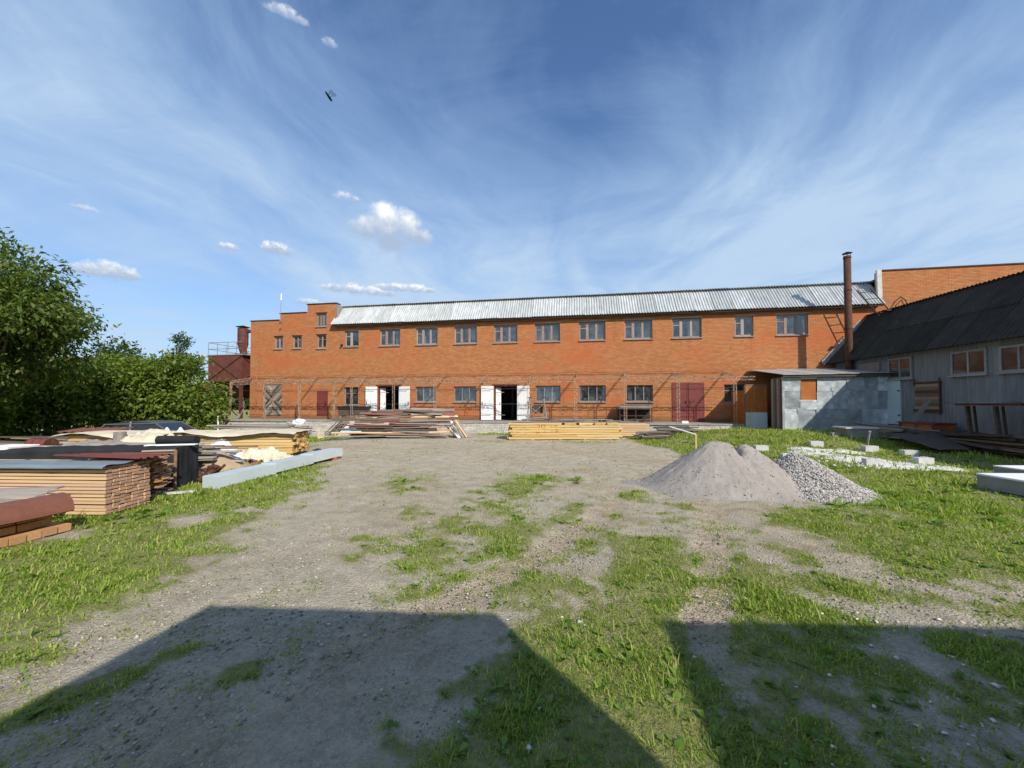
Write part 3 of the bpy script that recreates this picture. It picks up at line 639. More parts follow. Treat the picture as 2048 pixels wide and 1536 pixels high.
for (x0, x1, z1) in ((-13.33, -11.76, 2.90), (-5.31, -3.78, 2.88)):
    planked_leaf('door_leaf', x0-.80, x0, FL+.03, z1-.03, -.05, white_paint, x0, R(6))
    planked_leaf('door_leaf', x1, x1+.80, FL+.03, z1-.03, -.05, white_paint, x1, R(-5))
    fr = MB(); fr.b2((x0+.004, .10, FL), (x0+.07, .20, z1-.004)); fr.b2((x1-.07, .10, FL), (x1-.004, .20, z1-.004)); fr.b2((x0+.07, .10, z1-.08), (x1-.07, .20, z1-.004))
    fr.build('door_frame', maroon, main)
    # folded inner leaf standing just inside the opening
    planked_leaf('door_leaf', x0+.09, x0+.44, FL+.03, z1-.12, .21, white_paint, x0+.09, R(28), 4)
    hb = MB(); hb.b2((x0-.12, -.014, z1+.004), (x1+.12, .0, z1+.09)); hb.build('lintel', rust, main)
def metal_door(name, x0, x1, z0, z1, leaves, m_):
    for i in range(leaves):
        a = x0+(x1-x0)*i/leaves+.012; b = x0+(x1-x0)*(i+1)/leaves-.012
        d = MB(); d.b2((a, -.02, z0), (b, .03, z1)); t = .05
        for zz_ in (z0+.03, (z0+z1)/2, z1-.08): d.b2((a+.02, -.032, zz_), (b-.02, -.0195, zz_+t))
        for xx in (a+.02, b-.07): d.b2((xx, -.034, z0+.02), (xx+t, -.0195, z1-.02))
        o = d.build(name, m_, main)
        h = MB(); hx = b-.12 if i == 0 else a+.09
        h.b2((hx, -.07, z0+(z1-z0)*.46), (hx+.03, -.034, z0+(z1-z0)*.54)); h.build('handle', dark_metal, o)
metal_door('steel_gate', 5.46, 7.28, .67, 2.97, 2, maroon)
metal_door('steel_door', -17.88, -17.04, .88, 2.60, 1, maroon)
# chevron boarded gate, two halves, each board its own piece
gx0, gx1, gz0, gz1 = -22.22, -20.67, .88, 3.04; gm = (gx0+gx1)/2
gt = MB(); gt.b2((gx0, .07, gz0), (gm-.008, .10, gz1)); gt.b2((gm+.008, .07, gz0), (gx1, .10, gz1)); gate = gt.build('boarded_gate', dark_wood, main)
def clip_poly(poly, lo, hi, ax):
    for s_, v in ((1, lo), (-1, hi)):
        out = []
        for p, q in zip(poly, poly[1:]+poly[:1]):
            dp, dq = s_*(p[ax]-v), s_*(q[ax]-v)
            if dp >= 0: out.append(p)
            if dp*dq < 0: t = dp/(dp-dq); out.append(tuple(a+(b-a)*t for a, b in zip(p, q)))
        poly = out
        if not poly: return poly
    return poly
k_ = 0
for side in (0, 1):
    xa, xb = (gx0+.01, gm-.012) if side == 0 else (gm+.012, gx1-.01)
    for half in (0, 1):
        za, zb = (gz0+.01, gz0+(gz1-gz0)*.46) if half == 0 else (gz0+(gz1-gz0)*.46+.01, gz1-.01)
        sgn = (1 if side == 0 else -1)*(1 if half == 0 else -1); bw = .125
        for i in range(-14, 16):
            c0 = i*bw*1.414
            base = gm; pl = []
            for (xx, off) in ((xa-.2, .006), (xb+.2, .006), (xb+.2, bw*1.414-.006), (xa-.2, bw*1.414-.006)):
                pl.append((xx, za+c0+off+sgn*(xx-gm)))
            pl = clip_poly(clip_poly(pl, xa, xb, 0), za, zb, 1)
            if len(pl) >= 3:
                b = MB(); b.prism(pl, 1, .035-.006*rng.random(), .069); b.build('board', [grey_wood, dark_wood, brown_wood][(i+side) % 3] if i % 4 else grey_wood, gate)
# wall lamp and cable, vent hood
lp = MB(); lp.box((-15.97, -.07, 5.74), (.10, .13, .13)); lp.tube((-15.97, -.135, 5.74), (-15.97, -.19, 5.72), .075, .05, 8); lp.build('wall_lamp', dark_metal, main)
cb = MB(); pts = [(-15.5+i*1.5, -.03, 6.95-.05*math.sin(i*1.7)) for i in range(20)]; cb.path(pts, .010, 5)
cb.path([(-7.0, -.03, 7.0), (-6.2, -.035, 6.75)], .01, 5); cb.build('cable', wire_m, main)

# ---- mansard edge: corrugated sheets one by one, lower steep row and the upper overhanging row
pit = .155; sw = pit*7; X0 = -16.64; NS = 31; roofL = (16.34-X0)/NS
def corr_strip(width, nwave, amp, p0, p1, seg=6, thick=.012, up=(0, 0, 1)):
    """sheet spanning `width` along x, from p0 to p1 in (y,z); waves displaced along its normal"""
    d = Vector((0, p1[0]-p0[0], p1[1]-p0[1])); nrm = Vector((0, -d.z, d.y)).normalized(); nn = nwave*seg
    mbx = MB()
    for off in (0, -thick):
        mbx.grid(lambda u, v: (width*u, p0[0]+d.y*v+nrm.y*(amp*math.sin(u*nwave*2*math.pi)+off), p0[1]+d.z*v+nrm.z*(amp*math.sin(u*nwave*2*math.pi)+off)), nn, 1)
    o = nn+1
    for i in range(nn): mbx.f.append((i, i+1, 2*o+i+1, 2*o+i)); mbx.mi.append(0)
    for i in range(nn): mbx.f.append((o+i, 2*o+o+i, 2*o+o+i+1, o+i+1)); mbx.mi.append(0)
    return mbx
low = corr_strip(roofL+.03, 7, .030, (-.40, 7.13), (.80, 8.60)).mesh('roof_sheet', roof_white)
upp = corr_strip(roofL+.03, 7, .030, (.60, 8.585), (2.4, 8.95)).mesh('upper_roof_sheet', roof_white)
for i in range(NS):
    o = obj('roof_sheet', low, main, (X0+i*roofL, 0, rng.uniform(-.012, .012)), (0, rng.uniform(-.003, .003), 0))
    obj('upper_roof_sheet', upp, main, (X0+i*roofL, rng.uniform(-.02, .02), .03+rng.uniform(0, .01)))
rb = MB(); rb.b2((X0+.03, -.30, 7.02), (16.3, -.22, 7.12)); rb.b2((X0+.03, -.22, 7.16), (16.3, .02, 7.19)); rb.b2((X0+.05, .9, 7.0), (16.3, 1.0, 8.55))
rb.build('eaves_board', dark_wood, main)

# ---- loading dock along the wall
dock = thing('loading_dock', 'raised concrete loading dock with a whitewashed brick front below the workshop', 'platform', (0, 22.2, 0))
dk = MB(); dk.b2((-23.6, .06, -.6), (8.9, 1.795, FL-.10)); dk.build('dock_body', white_brick, dock)
for i in range(13):
    d = MB(); x0 = -23.6+i*2.5; d.b2((x0+.006, -.02+rng.uniform(-.015, .01), FL-.098), (x0+2.494, 1.796, FL-.002-rng.uniform(0, .008))); d.build('slab', concrete, dock)
# brick face of the dock where it can be seen: courses of whitewashed bricks
bk = MB().box((0, 0, 0), (.25, .05, .088)).mesh('dock_brick', white_brick)
cnt = 0
for r_ in range(6):
    z = FL-.10-.055-r_*.1
    for i in range(int(32.4/.262)):
        x = -23.55+i*.262+(r_ % 2)*.131
        if not (-18.6 < x < -12.4 or -6.9 < x < -3.3 or 5.8 < x < 8.8) or z < gz(x, 22.1)-.05: continue
        if cnt < 290: obj('dock_brick', bk, dock, (x, .038+rng.uniform(-.006, .006), z)); cnt += 1
# ---- antenna and junk on the roof
an = thing('antenna_mast', 'thin white antenna mast standing at the parapet step', 'antenna', (-20.8, 23.93, 6.9))
a_ = MB(); a_.tube((0, 0, 0), (0.06, 0, 2.15), .018, .014, 6); a_.build('pole', rusty_white, an)
a_ = MB(); a_.tube((.06, 0, 2.15), (.07, 0, 2.62), .045, .04, 8); a_.build('radome', white_paint, an)
a_ = MB(); a_.b2((-.06, -.01, .10), (.06, .068, .16)); a_.b2((-.06, -.01, .55), (.06, .068, .61)); a_.build('bracket', rust, an)
# ------------------------------------------------------------------ lattice pergola frame on the dock
pg = thing('trellis_frame', 'rusty white lattice pergola of posts and trusses along the workshop dock', 'pergola', (0, 22.3, 0))
YP = 0.0
def lattice(mb_, p, q, w_, n, axis, r=.010):
    """two chords from p to q, offset +-w/2 along axis, with zigzag"""
    p, q, ax = Vector(p), Vector(q), Vector(axis)*w_/2
    mb_.bar(p-ax, q-ax, .023); mb_.bar(p+ax, q+ax, .023)
    for i in range(n):
        a = p.lerp(q, i/n); b = p.lerp(q, (i+1)/n); s_ = 1 if i % 2 else -1
        mb_.bar(a-ax*s_, b+ax*s_, .014); mb_.bar(a-ax, a+ax, .012)
POSTS = [-23.1, -20.5, -17.9, -15.4, -14.15, -11.3, -8.6, -2.84, -.13, 2.62, 5.42, 8.3]
for x in POSTS:
    m_ = MB(); lattice(m_, (x, YP, FL-.02), (x+rng.uniform(-.03, .03), YP, 3.15), .14, 12, (1, 0, 0)); m_.b2((x-.13, YP-.08, FL-.001), (x+.13, YP+.08, FL+.012)); m_.build('post', rusty_white, pg)
for x in [-23.1, -20.5, -17.85, -15.4, -14.1, -11.25, -8.55, -5.70, -2.80, -.08, 2.70, 5.5, 8.3]:
    m_ = MB(); lattice(m_, (x, YP, 3.18), (x+.02, 1.695, 3.52), .13, 9, (0, -.2, 1)); m_.build('rafter', rusty_white, pg)
for x0, x1 in zip(POSTS[:-1], POSTS[1:]):
    m_ = MB(); lattice(m_, (x0+.02, YP, 3.10), (x1-.02, YP, 3.10), .18, max(4, int((x1-x0)/.26)), (0, 0, 1)); m_.build('truss', rusty_white, pg)
m_ = MB(); lattice(m_, (8.32, YP, 3.10), (9.3, YP, 3.10), .18, 4, (0, 0, 1)); m_.build('truss', rusty_white, pg)
for (y, z) in ((.85, 3.42), (1.60, 3.64), (.02, 2.62), (.02, 1.72)):
    m_ = MB(); pts = [(-23.1+i*31.4/36, y, z-.025*math.sin(i*1.57)**2) for i in range(37)]; m_.path(pts, .011, 5); m_.build('wire', wire_m, pg)
# dry vine tangles wound round the trusses
for x0, x1, n in [(-22.4, -17.5, 90), (-17.3, -14.3, 50), (-13.9, -11.4, 70), (-11.2, -8.6, 60), (-8.4, -2.9, 70), (-2.6, 2.5, 60), (2.7, 8.0, 50)]:
    m_ = MB()
    for i in range(n):
        x = rng.uniform(x0, x1); y = rng.gauss(0, .06); z = 3.12+rng.gauss(0, .06); L = rng.uniform(.15, .5)
        p = Vector((x, y, z)); d = Vector((rng.choice((-1, 1))*rng.uniform(.5, 1), rng.gauss(0, .25), rng.gauss(-.05, .35)))
        pts = [p]
        for k in range(3): d = d+Vector((rng.gauss(0, .3), rng.gauss(0, .2), rng.gauss(0, .35))); pts.append(pts[-1]+d.normalized()*L/3)
        m_.path(pts, rng.uniform(.006, .013), 4)
    m_.build('vine', vine_m, pg)
for x in (-20.5, -17.9, -15.4, -23.1):
    m_ = MB()
    for i in range(5):
        pts = [Vector((x+rng.uniform(-.1, .1), rng.uniform(-.08, .08), FL))]
        while pts[-1].z < 3.1: pts.append(pts[-1]+Vector((rng.gauss(0, .05)-(pts[-1].x-x)*.3, rng.gauss(0, .04)-pts[-1].y*.3, .28)))
        m_.path(pts, rng.uniform(.008, .016), 5)
    m_.build('vine', vine_m, pg)

# ------------------------------------------------------------------ rust red dust hopper at the left end
hp = thing('dust_hopper', 'rust red steel hopper on legs with a cyclone beside the workshop', 'hopper', (-26.55, 26.6, -.45))
HX, HY = 1.48, 1.5; Z0, Z1 = 3.85, 5.85
m_ = MB(); m_.b2((-HX, -HY, Z0), (HX, HY, Z1)); m_.build('bin', brown_red, hp)
m_ = MB(); m_.add([(-HX+.02, -HY+.02, Z0), (HX-.02, -HY+.02, Z0), (HX-.02, HY-.02, Z0), (-HX+.02, HY-.02, Z0), (-.3, -.3, Z0-1.3), (.3, -.3, Z0-1.3), (.3, .3, Z0-1.3), (-.3, .3, Z0-1.3)],
                 [(0, 1, 5, 4), (1, 2, 6, 5), (2, 3, 7, 6), (3, 0, 4, 7), (4, 5, 6, 7)]); m_.build('chute', brown_red, hp)
for sx_, sy_ in ((-1, -1), (1, -1), (1, 1), (-1, 1)):
    m_ = MB(); m_.b2((sx_*HX-.09, sy_*HY-.09, -.1), (sx_*HX+.09, sy_*HY+.09, Z0-.002)); m_.build('leg', brown_red, hp)
for (p, q) in [((-HX, -HY-.03, Z0+.05), (HX, -HY-.03, Z1-.05)), ((HX, -HY-.03, Z0+.05), (-HX, -HY-.03, Z1-.05)), ((HX+.03, -HY, Z1-.05), (HX+.03, HY, Z0+.05)), ((HX+.03, HY, Z1-.05), (HX+.03, -HY, Z0+.05)),
               ((-HX, -HY, 2.1), (HX, -HY, 2.1)), ((HX, -HY, 2.1), (HX, HY, 2.1)), ((-HX, -HY, 2.1), (HX*.1, -HY, Z0)), ((HX, -HY, 1.0), (HX*.1, -HY, 2.1)), ((HX, -HY-.02, 3.2), (HX-.9, -HY-.02, Z0))]:
    m_ = MB(); m_.bar(p, q, .06); m_.build('brace', rust, hp)
m_ = MB(); m_.b2((-HX-.05, -HY-.05, Z1+.002), (HX+.25, HY+.05, Z1+.06)); m_.build('deck', galv_roof, hp)
m_ = MB()
for z in (Z1+.5, Z1+1.0): m_.path([(HX, -HY, z), (-HX, -HY, z), (-HX, HY, z), (HX, HY, z)], .022, 6)
for x, y in [(-HX, -HY), (-HX*.45, -HY), (.25, -HY), (HX*.7, -HY), (-HX, 0), (-HX, HY), (0, HY)]: m_.tube((x, y, Z1+.06), (x, y, Z1+1.0), .022, None, 6)
m_.build('railing', cover_blue, hp)
m_ = MB()
for i in range(7): x = rng.uniform(-1.2, .4); m_.bar((x, rng.uniform(-1.2, .6), Z1+.09+.03*i), (x+rng.uniform(.8, 1.6), rng.uniform(-1.2, .6), Z1+.12+.04*i), .10, .02)
m_.build('scrap', grey_wood, hp)
cx_, cy_ = .38, -.3
m_ = MB(); m_.tube((cx_, cy_, 6.85), (cx_, cy_, 8.10), .37, .37, 20); m_.build('cyclone', brown_red, hp, False)
m_ = MB(); m_.tube((cx_, cy_, 5.92), (cx_, cy_, 6.848), .13, .37, 20); m_.build('cone', brown_red, hp)
m_ = MB(); m_.tube((cx_, cy_, 8.10), (cx_, cy_, 8.22), .10, .10, 10); m_.tube((cx_, cy_, 8.22), (cx_, cy_, 8.36), .50, .05, 20); m_.build('rain_cap', dark_metal, hp)
for z in (6.9, 7.5, 8.06): m_ = MB(); m_.tube((cx_, cy_, z-.02), (cx_, cy_, z+.02), .385, .385, 20); m_.build('band', rust, hp)
m_ = MB(); m_.tube((cx_+.32, cy_+.1, 7.9), (cx_+2.4, cy_+.1, 7.9), .14, .14, 10); m_.path([(cx_+.4, cy_-.1, 7.6), (cx_+.42, cy_-.1, 5.9)], .06, 8); m_.build('duct', brown_red, hp)
m_ = MB()
for i in range(4): m_.bar((1.0+.12*i, -HY-.3-.1*i, .2), (1.5+.05*i, -HY+.2, 2.6-.2*i), .08, .025)
m_.bar((-.4, -HY+.1, 6.0), (cx_-.1, cy_-.3, 7.1), .04); m_.build('prop', grey_wood, hp)

# ------------------------------------------------------------------ grey corrugated store on the right
GR = math.atan2(.0625, .998)
gs = thing('corrugated_store', 'long grey corrugated store with a dark slate roof on the right', 'building', (14.2, 20.5, 0), GR)
pitw = .14
def vsheet(w_, h, n, amp=.016, seg=6):
    m_ = MB(); nn = n*seg
    for off in (0, .008): m_.grid(lambda u, v: (amp*math.sin(u*n*2*math.pi)+off, w_*u, h*v), nn, 1)
    return m_
wcell = 1.12
vs_me = vsheet(wcell+.02, 4.10, 8).mesh('wall_sheet', wall_grey)
y = 3.3; i = 0
while y > -17:
    obj('wall_sheet', vs_me, gs, (rng.uniform(-.006, .006), y-wcell, rng.uniform(-.01, .01)), (0, 0, 0)); y -= wcell
inn = MB(); inn.b2((.06, -17, -.4), (.10, 3.35, 4.2)); inn.b2((.10, 3.30, -.4), (8.0, 3.36, 4.2)); inn.b2((7.9, -17, -.4), (8, 3.3, 4.2)); inn.b2((.1, -17.05, -.4), (8, -16.99, 4.2)); inn.build('wall_frame', dark_wood, gs)
gb = MB(); gb.prism([(.06, 4.2), (8.0, 4.2), (6.2, 6.35), (1.8, 6.35)], 1, 3.28, 3.36); gb.prism([(.06, 4.2), (8.0, 4.2), (6.2, 6.35), (1.8, 6.35)], 1, -17, -16.9); gb.build('gable', wall_grey, gs)
# roof sheets, two rows on the yard slope and a flat cap behind the ridge
def roofsheet(w_, n, p0, p1, amp=.028, seg=6):
    d = Vector((p1[0]-p0[0], 0, p1[1]-p0[1])); nr = Vector((-d.z, 0, d.x)).normalized(); m_ = MB(); nn = n*seg
    for off in (0, -.012): m_.grid(lambda u, v: (p0[0]+d.x*v+nr.x*(amp*math.sin(u*n*2*math.pi)+off), w_*u, p0[1]+d.z*v+nr.z*(amp*math.sin(u*n*2*math.pi)+off)), nn, 1)
    return m_
E0, RD = (-.42, 3.95), (1.75, 6.53); MID = ((E0[0]+RD[0])/2, (E0[1]+RD[1])/2)
lo_ = roofsheet(wcell+.03, 7, E0, (MID[0]+.1, MID[1]+.12)).mesh('roof_sheet', roof_dark); hi_ = roofsheet(wcell+.03, 7, MID, RD).mesh('upper_roof_sheet', roof_dark)
bk_ = roofsheet(wcell+.03, 7, (RD[0]-.12, RD[1]+.02), (8.3, 4.1)).mesh('back_roof_sheet', roof_dark)
y = 3.42
while y > -17:
    obj('roof_sheet', lo_, gs, (rng.uniform(-.01, .01), y-wcell, rng.uniform(-.01, .01)))
    obj('upper_roof_sheet', hi_, gs, (0.0, y-wcell+rng.uniform(-.01, .01), .028+rng.uniform(0, .012)))
    obj('back_roof_sheet', bk_, gs, (0, y-wcell, .05)); y -= wcell
vb_ = MB(); vb_.add([(E0[0]-.1, 3.42, E0[1]-.09), (E0[0]-.1, 3.47, E0[1]-.09), (RD[0], 3.47, RD[1]-.05), (RD[0], 3.42, RD[1]-.05), (E0[0]-.22, 3.42, E0[1]+.14), (E0[0]-.22, 3.47, E0[1]+.14), (RD[0]-.13, 3.47, RD[1]+.16), (RD[0]-.13, 3.42, RD[1]+.16)],
                  [(0, 1, 2, 3), (4, 7, 6, 5), (0, 4, 5, 1), (3, 2, 6, 7), (0, 3, 7, 4), (1, 5, 6, 2)]); vb_.build('verge_board', sill_grey, gs)
ve = MB(); ve.add([(E0[0]-.06, 2.95, E0[1]+.02), (E0[0]-.06, 3.415, E0[1]+.02), (RD[0]-.06, 3.415, RD[1]+.07), (RD[0]-.06, 2.95, RD[1]+.07)], [(0, 1, 2, 3)]); 
fb = MB(); fb.b2((-.30, -17, 3.93), (-.26, 3.4, 4.03)); fb.b2((-.26, -17, 3.98), (.05, 3.4, 4.0)); fb.build('eaves_board', dark_wood, gs)
def gwin(y0, y1, z0, z1, cuts):
    f = MB(); t = .075
    f.b2((-.075, y0, z0), (-.02, y0+t, z1)); f.b2((-.075, y1-t, z0), (-.02, y1, z1)); f.b2((-.074, y0+t, z1-t), (-.02, y1-t, z1)); f.b2((-.074, y0+t, z0), (-.02, y1-t, z0+t))
    W_ = f.build('window', sill_grey, gs)
    for c_ in cuts: m_ = MB(); yc = y0+(y1-y0)*c_; m_.b2((-.068, yc-.028, z0+t), (-.024, yc+.028, z1-t)); m_.build('mullion', sill_grey, W_)
    ed = [0]+list(cuts)+[1]
    for a, b in zip(ed[:-1], ed[1:]):
        p = MB(); p.b2((-.046, y0+(y1-y0)*a+.03, z0+t*.9), (-.040, y0+(y1-y0)*b-.03, z1-t*.9)); p.build('pane', glass_dull, W_)
    s_ = MB(); s_.b2((-.13, y0-.05, z0-.06), (-.018, y1+.05, z0-.002)); s_.build('sill', sill_grey, W_)
    b_ = MB(); b_.b2((-.030, y0+.02, z0+.02), (-.0195, y1-.02, z1-.02)); b_.build('dark_backing', felt, W_)  # black sheet behind the panes, stands in for the unlit inside
gwin(-1.25, -.06, 2.86, 3.80, [.5]); gwin(-4.14, -2.88, 2.84, 3.75, [.5]); gwin(-6.3, -4.52, 2.84, 3.74, [.36, .68]); gwin(-9.2, -7.6, 2.84, 3.74, [.5])
v_ = MB(); v_.b2((-.07, .42, 3.32), (-.02, 1.66, 3.72)); 
for k in range(4): v_.b2((-.10, .45, 3.35+k*.095), (-.071, 1.63, 3.38+k*.095))
v_.build('louvre', grey_wood, gs)
d_ = MB(); d_.b2((-.075, -.68, .82), (-.02, .11, 2.80)); dr = d_.build('door', pale_blue, gs)
h_ = MB(); h_.b2((-.10, -.66, 1.2), (-.076, -.56, 1.26)); h_.b2((-.10, -.66, 2.3), (-.076, -.56, 2.36)); h_.build('hinge', rust, dr)
ds = MB(); ds.b2((-.6, -.9, .2), (-.03, .3, .78)); ds.build('door_step', concrete, gs)
ha = MB(); ha.b2((-.050, -2.42, 1.52), (-.035, -1.40, 2.57)); hs = ha.build('hatch', dark_wood, gs)
for k in range(8): q = MB(); q.box((0, 0, 0), (1, 1, 1)); o = q.build('plank', [brown_wood, dark_wood, brown_wood, brown_wood][k % 4], hs); o.location = (-.068-.006*(k % 2), -1.91, 1.52+k*.132+.062); o.rotation_euler = (0, 0, R(90)); o.scale = (1.02, .035, .122)
t_ = MB(); t_.b2((-.10, -2.50, 2.58), (-.044, -1.32, 2.66)); t_.b2((-.10, -2.50, 1.42), (-.044, -1.32, 1.51)); t_.b2((-.11, -2.50, 1.3), (-.086, -2.44, 2.8)); t_.b2((-.11, -1.42, 2.5), (-.086, -1.36, 2.82)); t_.build('hatch_frame', rust, hs)

# scrap frames lying over the ridge of the store
lf = thing('ladder_frame', 'thin rusty ladder frame propped on the end of the dark roof', 'ladder', (14.95, 22.75, 6.2))
m_ = MB(); p0, p1 = Vector((-.42, .2, 1.55)), Vector((.45, .0, .10)); of = Vector((.62, .0, .05))
m_.tube(p0, p1, .028, None, 6); m_.tube(p0+of, p1+of, .028, None, 6); m_.build('rail', rust, lf)
for k in range(4):
    m_ = MB(); a = p0.lerp(p1, .12+.26*k); m_.tube(a, a+of, .02, None, 6); m_.build('rung', rust, lf)
tr = thing('scrap_tubing', 'bent rusty tube frame lying on the dark roof ridge', 'scrap metal', (15.9, 22.3, 6.35))
m_ = MB(); m_.path([(-.35, 0, .12), (-.1, 0, .55), (.15, 0, .78), (.38, 0, .60), (.55, .1, .10)], .025, 6); m_.path([(-.1, 0, .3), (.2, 0, .62), (.42, .05, .12)], .02, 6); m_.path([(-.5, .1, .15), (.6, .1, .12)], .022, 6); m_.build('tube', rust, tr)
m_ = MB(); m_.box((-.3, .05, .12), (.5, .2, .07), rz=.2); m_.box((.1, -.05, .14), (.3, .1, .1), rz=-.5); m_.build('plate', dark_metal, tr)

# ------------------------------------------------------------------ steel flue
fl = thing('flue_pipe', 'tall rusty steel flue pipe with a flat cap rising behind the tin shed', 'chimney', (13.84, 22.5, 0))
m_ = MB(); m_.tube((0, 0, .4), (0, 0, 9.42), .165, .155, 20); m_.build('pipe', rust, fl, False)
for p in fl.children: p.data.polygons.foreach_set('use_smooth', [len(q.vertices) == 4 for q in p.data.polygons])
m_ = MB()
for z in (3.6, 5.6, 7.6, 9.3): m_.tube((0, 0, z), (0, 0, z+.05), .176, .176, 20)
m_.build('collar', rust, fl)
m_ = MB(); m_.tube((0, 0, 9.56), (0, 0, 9.64), .22, .05, 18); m_.build('cap', dark_metal, fl)
m_ = MB()
for k in range(3): a = k*2.1; m_.tube((.15*math.cos(a), .15*math.sin(a), 9.40), (.17*math.cos(a), .17*math.sin(a), 9.57), .012, None, 5)
m_.build('cap_stay', rust, fl)

# ------------------------------------------------------------------ tin shed patched from galvanised sheets
sh = thing('tin_shed', 'small shed patched together from shiny galvanised sheets with an orange shutter', 'shed', (9.76, 20.5, .42))
SWd = 4.34; SH_ = 2.66
core = MB(); core.b2((.03, .03, -.2), (SWd, 1.1, SH_-.03)); core.b2((1.1, 1.1, -.2), (SWd, 3.3, SH_-.03)); core.build('wall_core', dark_wood, sh)
def crumple(w_, h, seed, amp=.032):
    m_ = MB(); m_.grid(lambda u, v: (w_*u, -.012-amp*(mnoise.noise(Vector((u*w_*1.6+seed*7, v*h*1.6, seed)))+.5*mnoise.noise(Vector((u*w_*5+seed, v*h*4.2, seed*3)))+.5), h*v), 10, 10)
    return m_.mesh('metal_sheet', galv, True)
rows = [(0.0, .0, [.62, .8, .55, .72, .6, .55, .5]), (1.12, .006, [.80, .0, .74, .62, .8, .6, .40]), (1.98, .012, [.80, .0, .66, .7, .78, .6, .40])]
hts = [1.14, .88, .66]
for (z0, yo, ws), h in zip(rows, hts):
    x = 0.0; wsn = list(ws); wsn = [.80 if w_ == 0 else w_ for w_ in wsn]; sc = SWd/sum(wsn)
    for j, w_ in enumerate(wsn):
        if ws[j] == 0: x += w_*sc; continue
        o = obj('metal_sheet', crumple(w_*sc+.03, h, j*3.3+z0*5), sh, (x-.01, -.004-yo-.004*(j % 2), z0-.05), (rng.uniform(-.012, .012), rng.uniform(-.01, .01), 0)); x += w_*sc
sq = .72; sc1 = SWd/sum([.80, .80, .74, .62, .8, .6, .40])
# window closed with an orange board, in the gap left of the two upper rows
m_ = MB(); m_.b2((.80*sc1+.05, -.012, 1.50), (1.60*sc1-.04, .02, SH_-.16)); m_.build('shutter', orange_board, sh)
m_ = MB(); m_.b2((.80*sc1-.02, -.03, 1.42), (1.60*sc1+.02, -.012, 1.50)); m_.b2((.80*sc1-.02, -.03, SH_-.16), (1.60*sc1+.02, -.012, SH_-.06)); m_.build('shutter_frame', white_paint, sh)
o = obj('metal_sheet', crumple(.80*sc1+.03, .45, 4.4), sh, (.80*sc1, -.012, 1.04))
# side boards and corner strips
for k in range(6):
    m_ = MB(); m_.b2((-.022-.008*(k % 2), .03+k*.175, -.1), (.03, .03+k*.175+.17, SH_-.1)); m_.build('side_board', [dark_wood, brown_wood, grey_wood][k % 3], sh)
m_ = MB(); m_.b2((-.05, -.055, -.1), (.05, -.001, SH_-.04)); m_.build('corner_strip', galv, sh)
# roof: overlapping flat sheets sloping up to the wall
for k in range(4):
    x0 = -.12+k*1.13; m_ = MB()
    fr_, bk2 = (x0, -.30), (x0, 3.42)
    m_.add([(x0, -.30, 2.70+.012*k), (x0+1.17, -.30, 2.70+.012*k), (x0+1.17+(.0), 3.42, 3.23+.012*k), (x0+(.0), 3.42, 3.23+.012*k),
            (x0, -.30, 2.725+.012*k), (x0+1.17, -.30, 2.725+.012*k), (x0+1.17, 3.42, 3.255+.012*k), (x0, 3.42, 3.255+.012*k)],
           [(0, 3, 2, 1), (4, 5, 6, 7), (0, 1, 5, 4), (1, 2, 6, 5), (2, 3, 7, 6), (3, 0, 4, 7)]); m_.build('roof_sheet', galv_roof, sh)
m_ = MB(); m_.b2((-.1, -.24, 2.60), (SWd-.02, -.16, 2.70)); m_.build('eaves_board', dark_wood, sh)
# ---- lean-to screen in the corner between shed and workshop
po = thing('boarded_porch', 'orange boarded porch screen with a pale panelled foot beside the tin shed', 'porch', (8.72, 22.05, .42))
for k in range(6):
    m_ = MB(); m_.b2((k*.17+.004, -.02-.003*(k % 2), .86), (k*.17+.166, .02, 2.26)); m_.build('board', orange_board, po)
for k in range(3):
    m_ = MB(); m_.b2((k*.34-.02, -.045-.006*(k % 2), -.15), (k*.34+.325, -.0, .86)); m_.build('panel', [concrete_lt, pale_blue, pale_blue][k], po)
m_ = MB(); m_.b2((-.05, -.01, -.2), (.02, .06, 2.3)); m_.b2((0, -.01, 2.27), (1.06, .05, 2.34)); m_.build('frame', dark_wood, po)
m_ = MB(); m_.b2((-.03, .1, -.2), (.0, 1.85, 2.0)); m_.build('side_board', orange_board, po)
# ------------------------------------------------------------------ boards and stacks
PLANKS = {}
def plank_mesh(mats, v):
    key = (tuple(m_.name for m_ in mats), v)
    if key not in PLANKS:
        r2 = random.Random(v*13+len(PLANKS)); m_ = MB()
        n = 4; vs = []
        for i in range(n+1):
            x = -.5+i/n; oy, oz = r2.gauss(0, .03), r2.gauss(0, .05)
            for (a, b) in ((-.5, -.46), (.5, -.46), (.5, .46), (-.5, .46)): vs.append((x, a*.98+oy+r2.gauss(0, .01), b+oz+r2.gauss(0, .015)))
        fs = []
        for i in range(n):
            for k in range(4): fs.append((i*4+k, i*4+(k+1) % 4, (i+1)*4+(k+1) % 4, (i+1)*4+k))
        m_.add(vs, fs); m_.k = 1 if len(mats) > 1 else 0; m_.add(vs[:4], [(3, 2, 1, 0)]); m_.add(vs[-4:], [(0, 1, 2, 3)])
        me = bpy.data.meshes.new('plank'); me.from_pydata(m_.v, [], m_.f)
        for q in mats: me.materials.append(q)
        me.polygons.foreach_set('material_index', m_.mi); PLANKS[key] = me
    return PLANKS[key]
def plank(parent, c, dims, mats, rot=(0, 0, 0), name='plank'):
    return obj(name, plank_mesh(mats, rng.randrange(3)), parent, c, rot, dims)
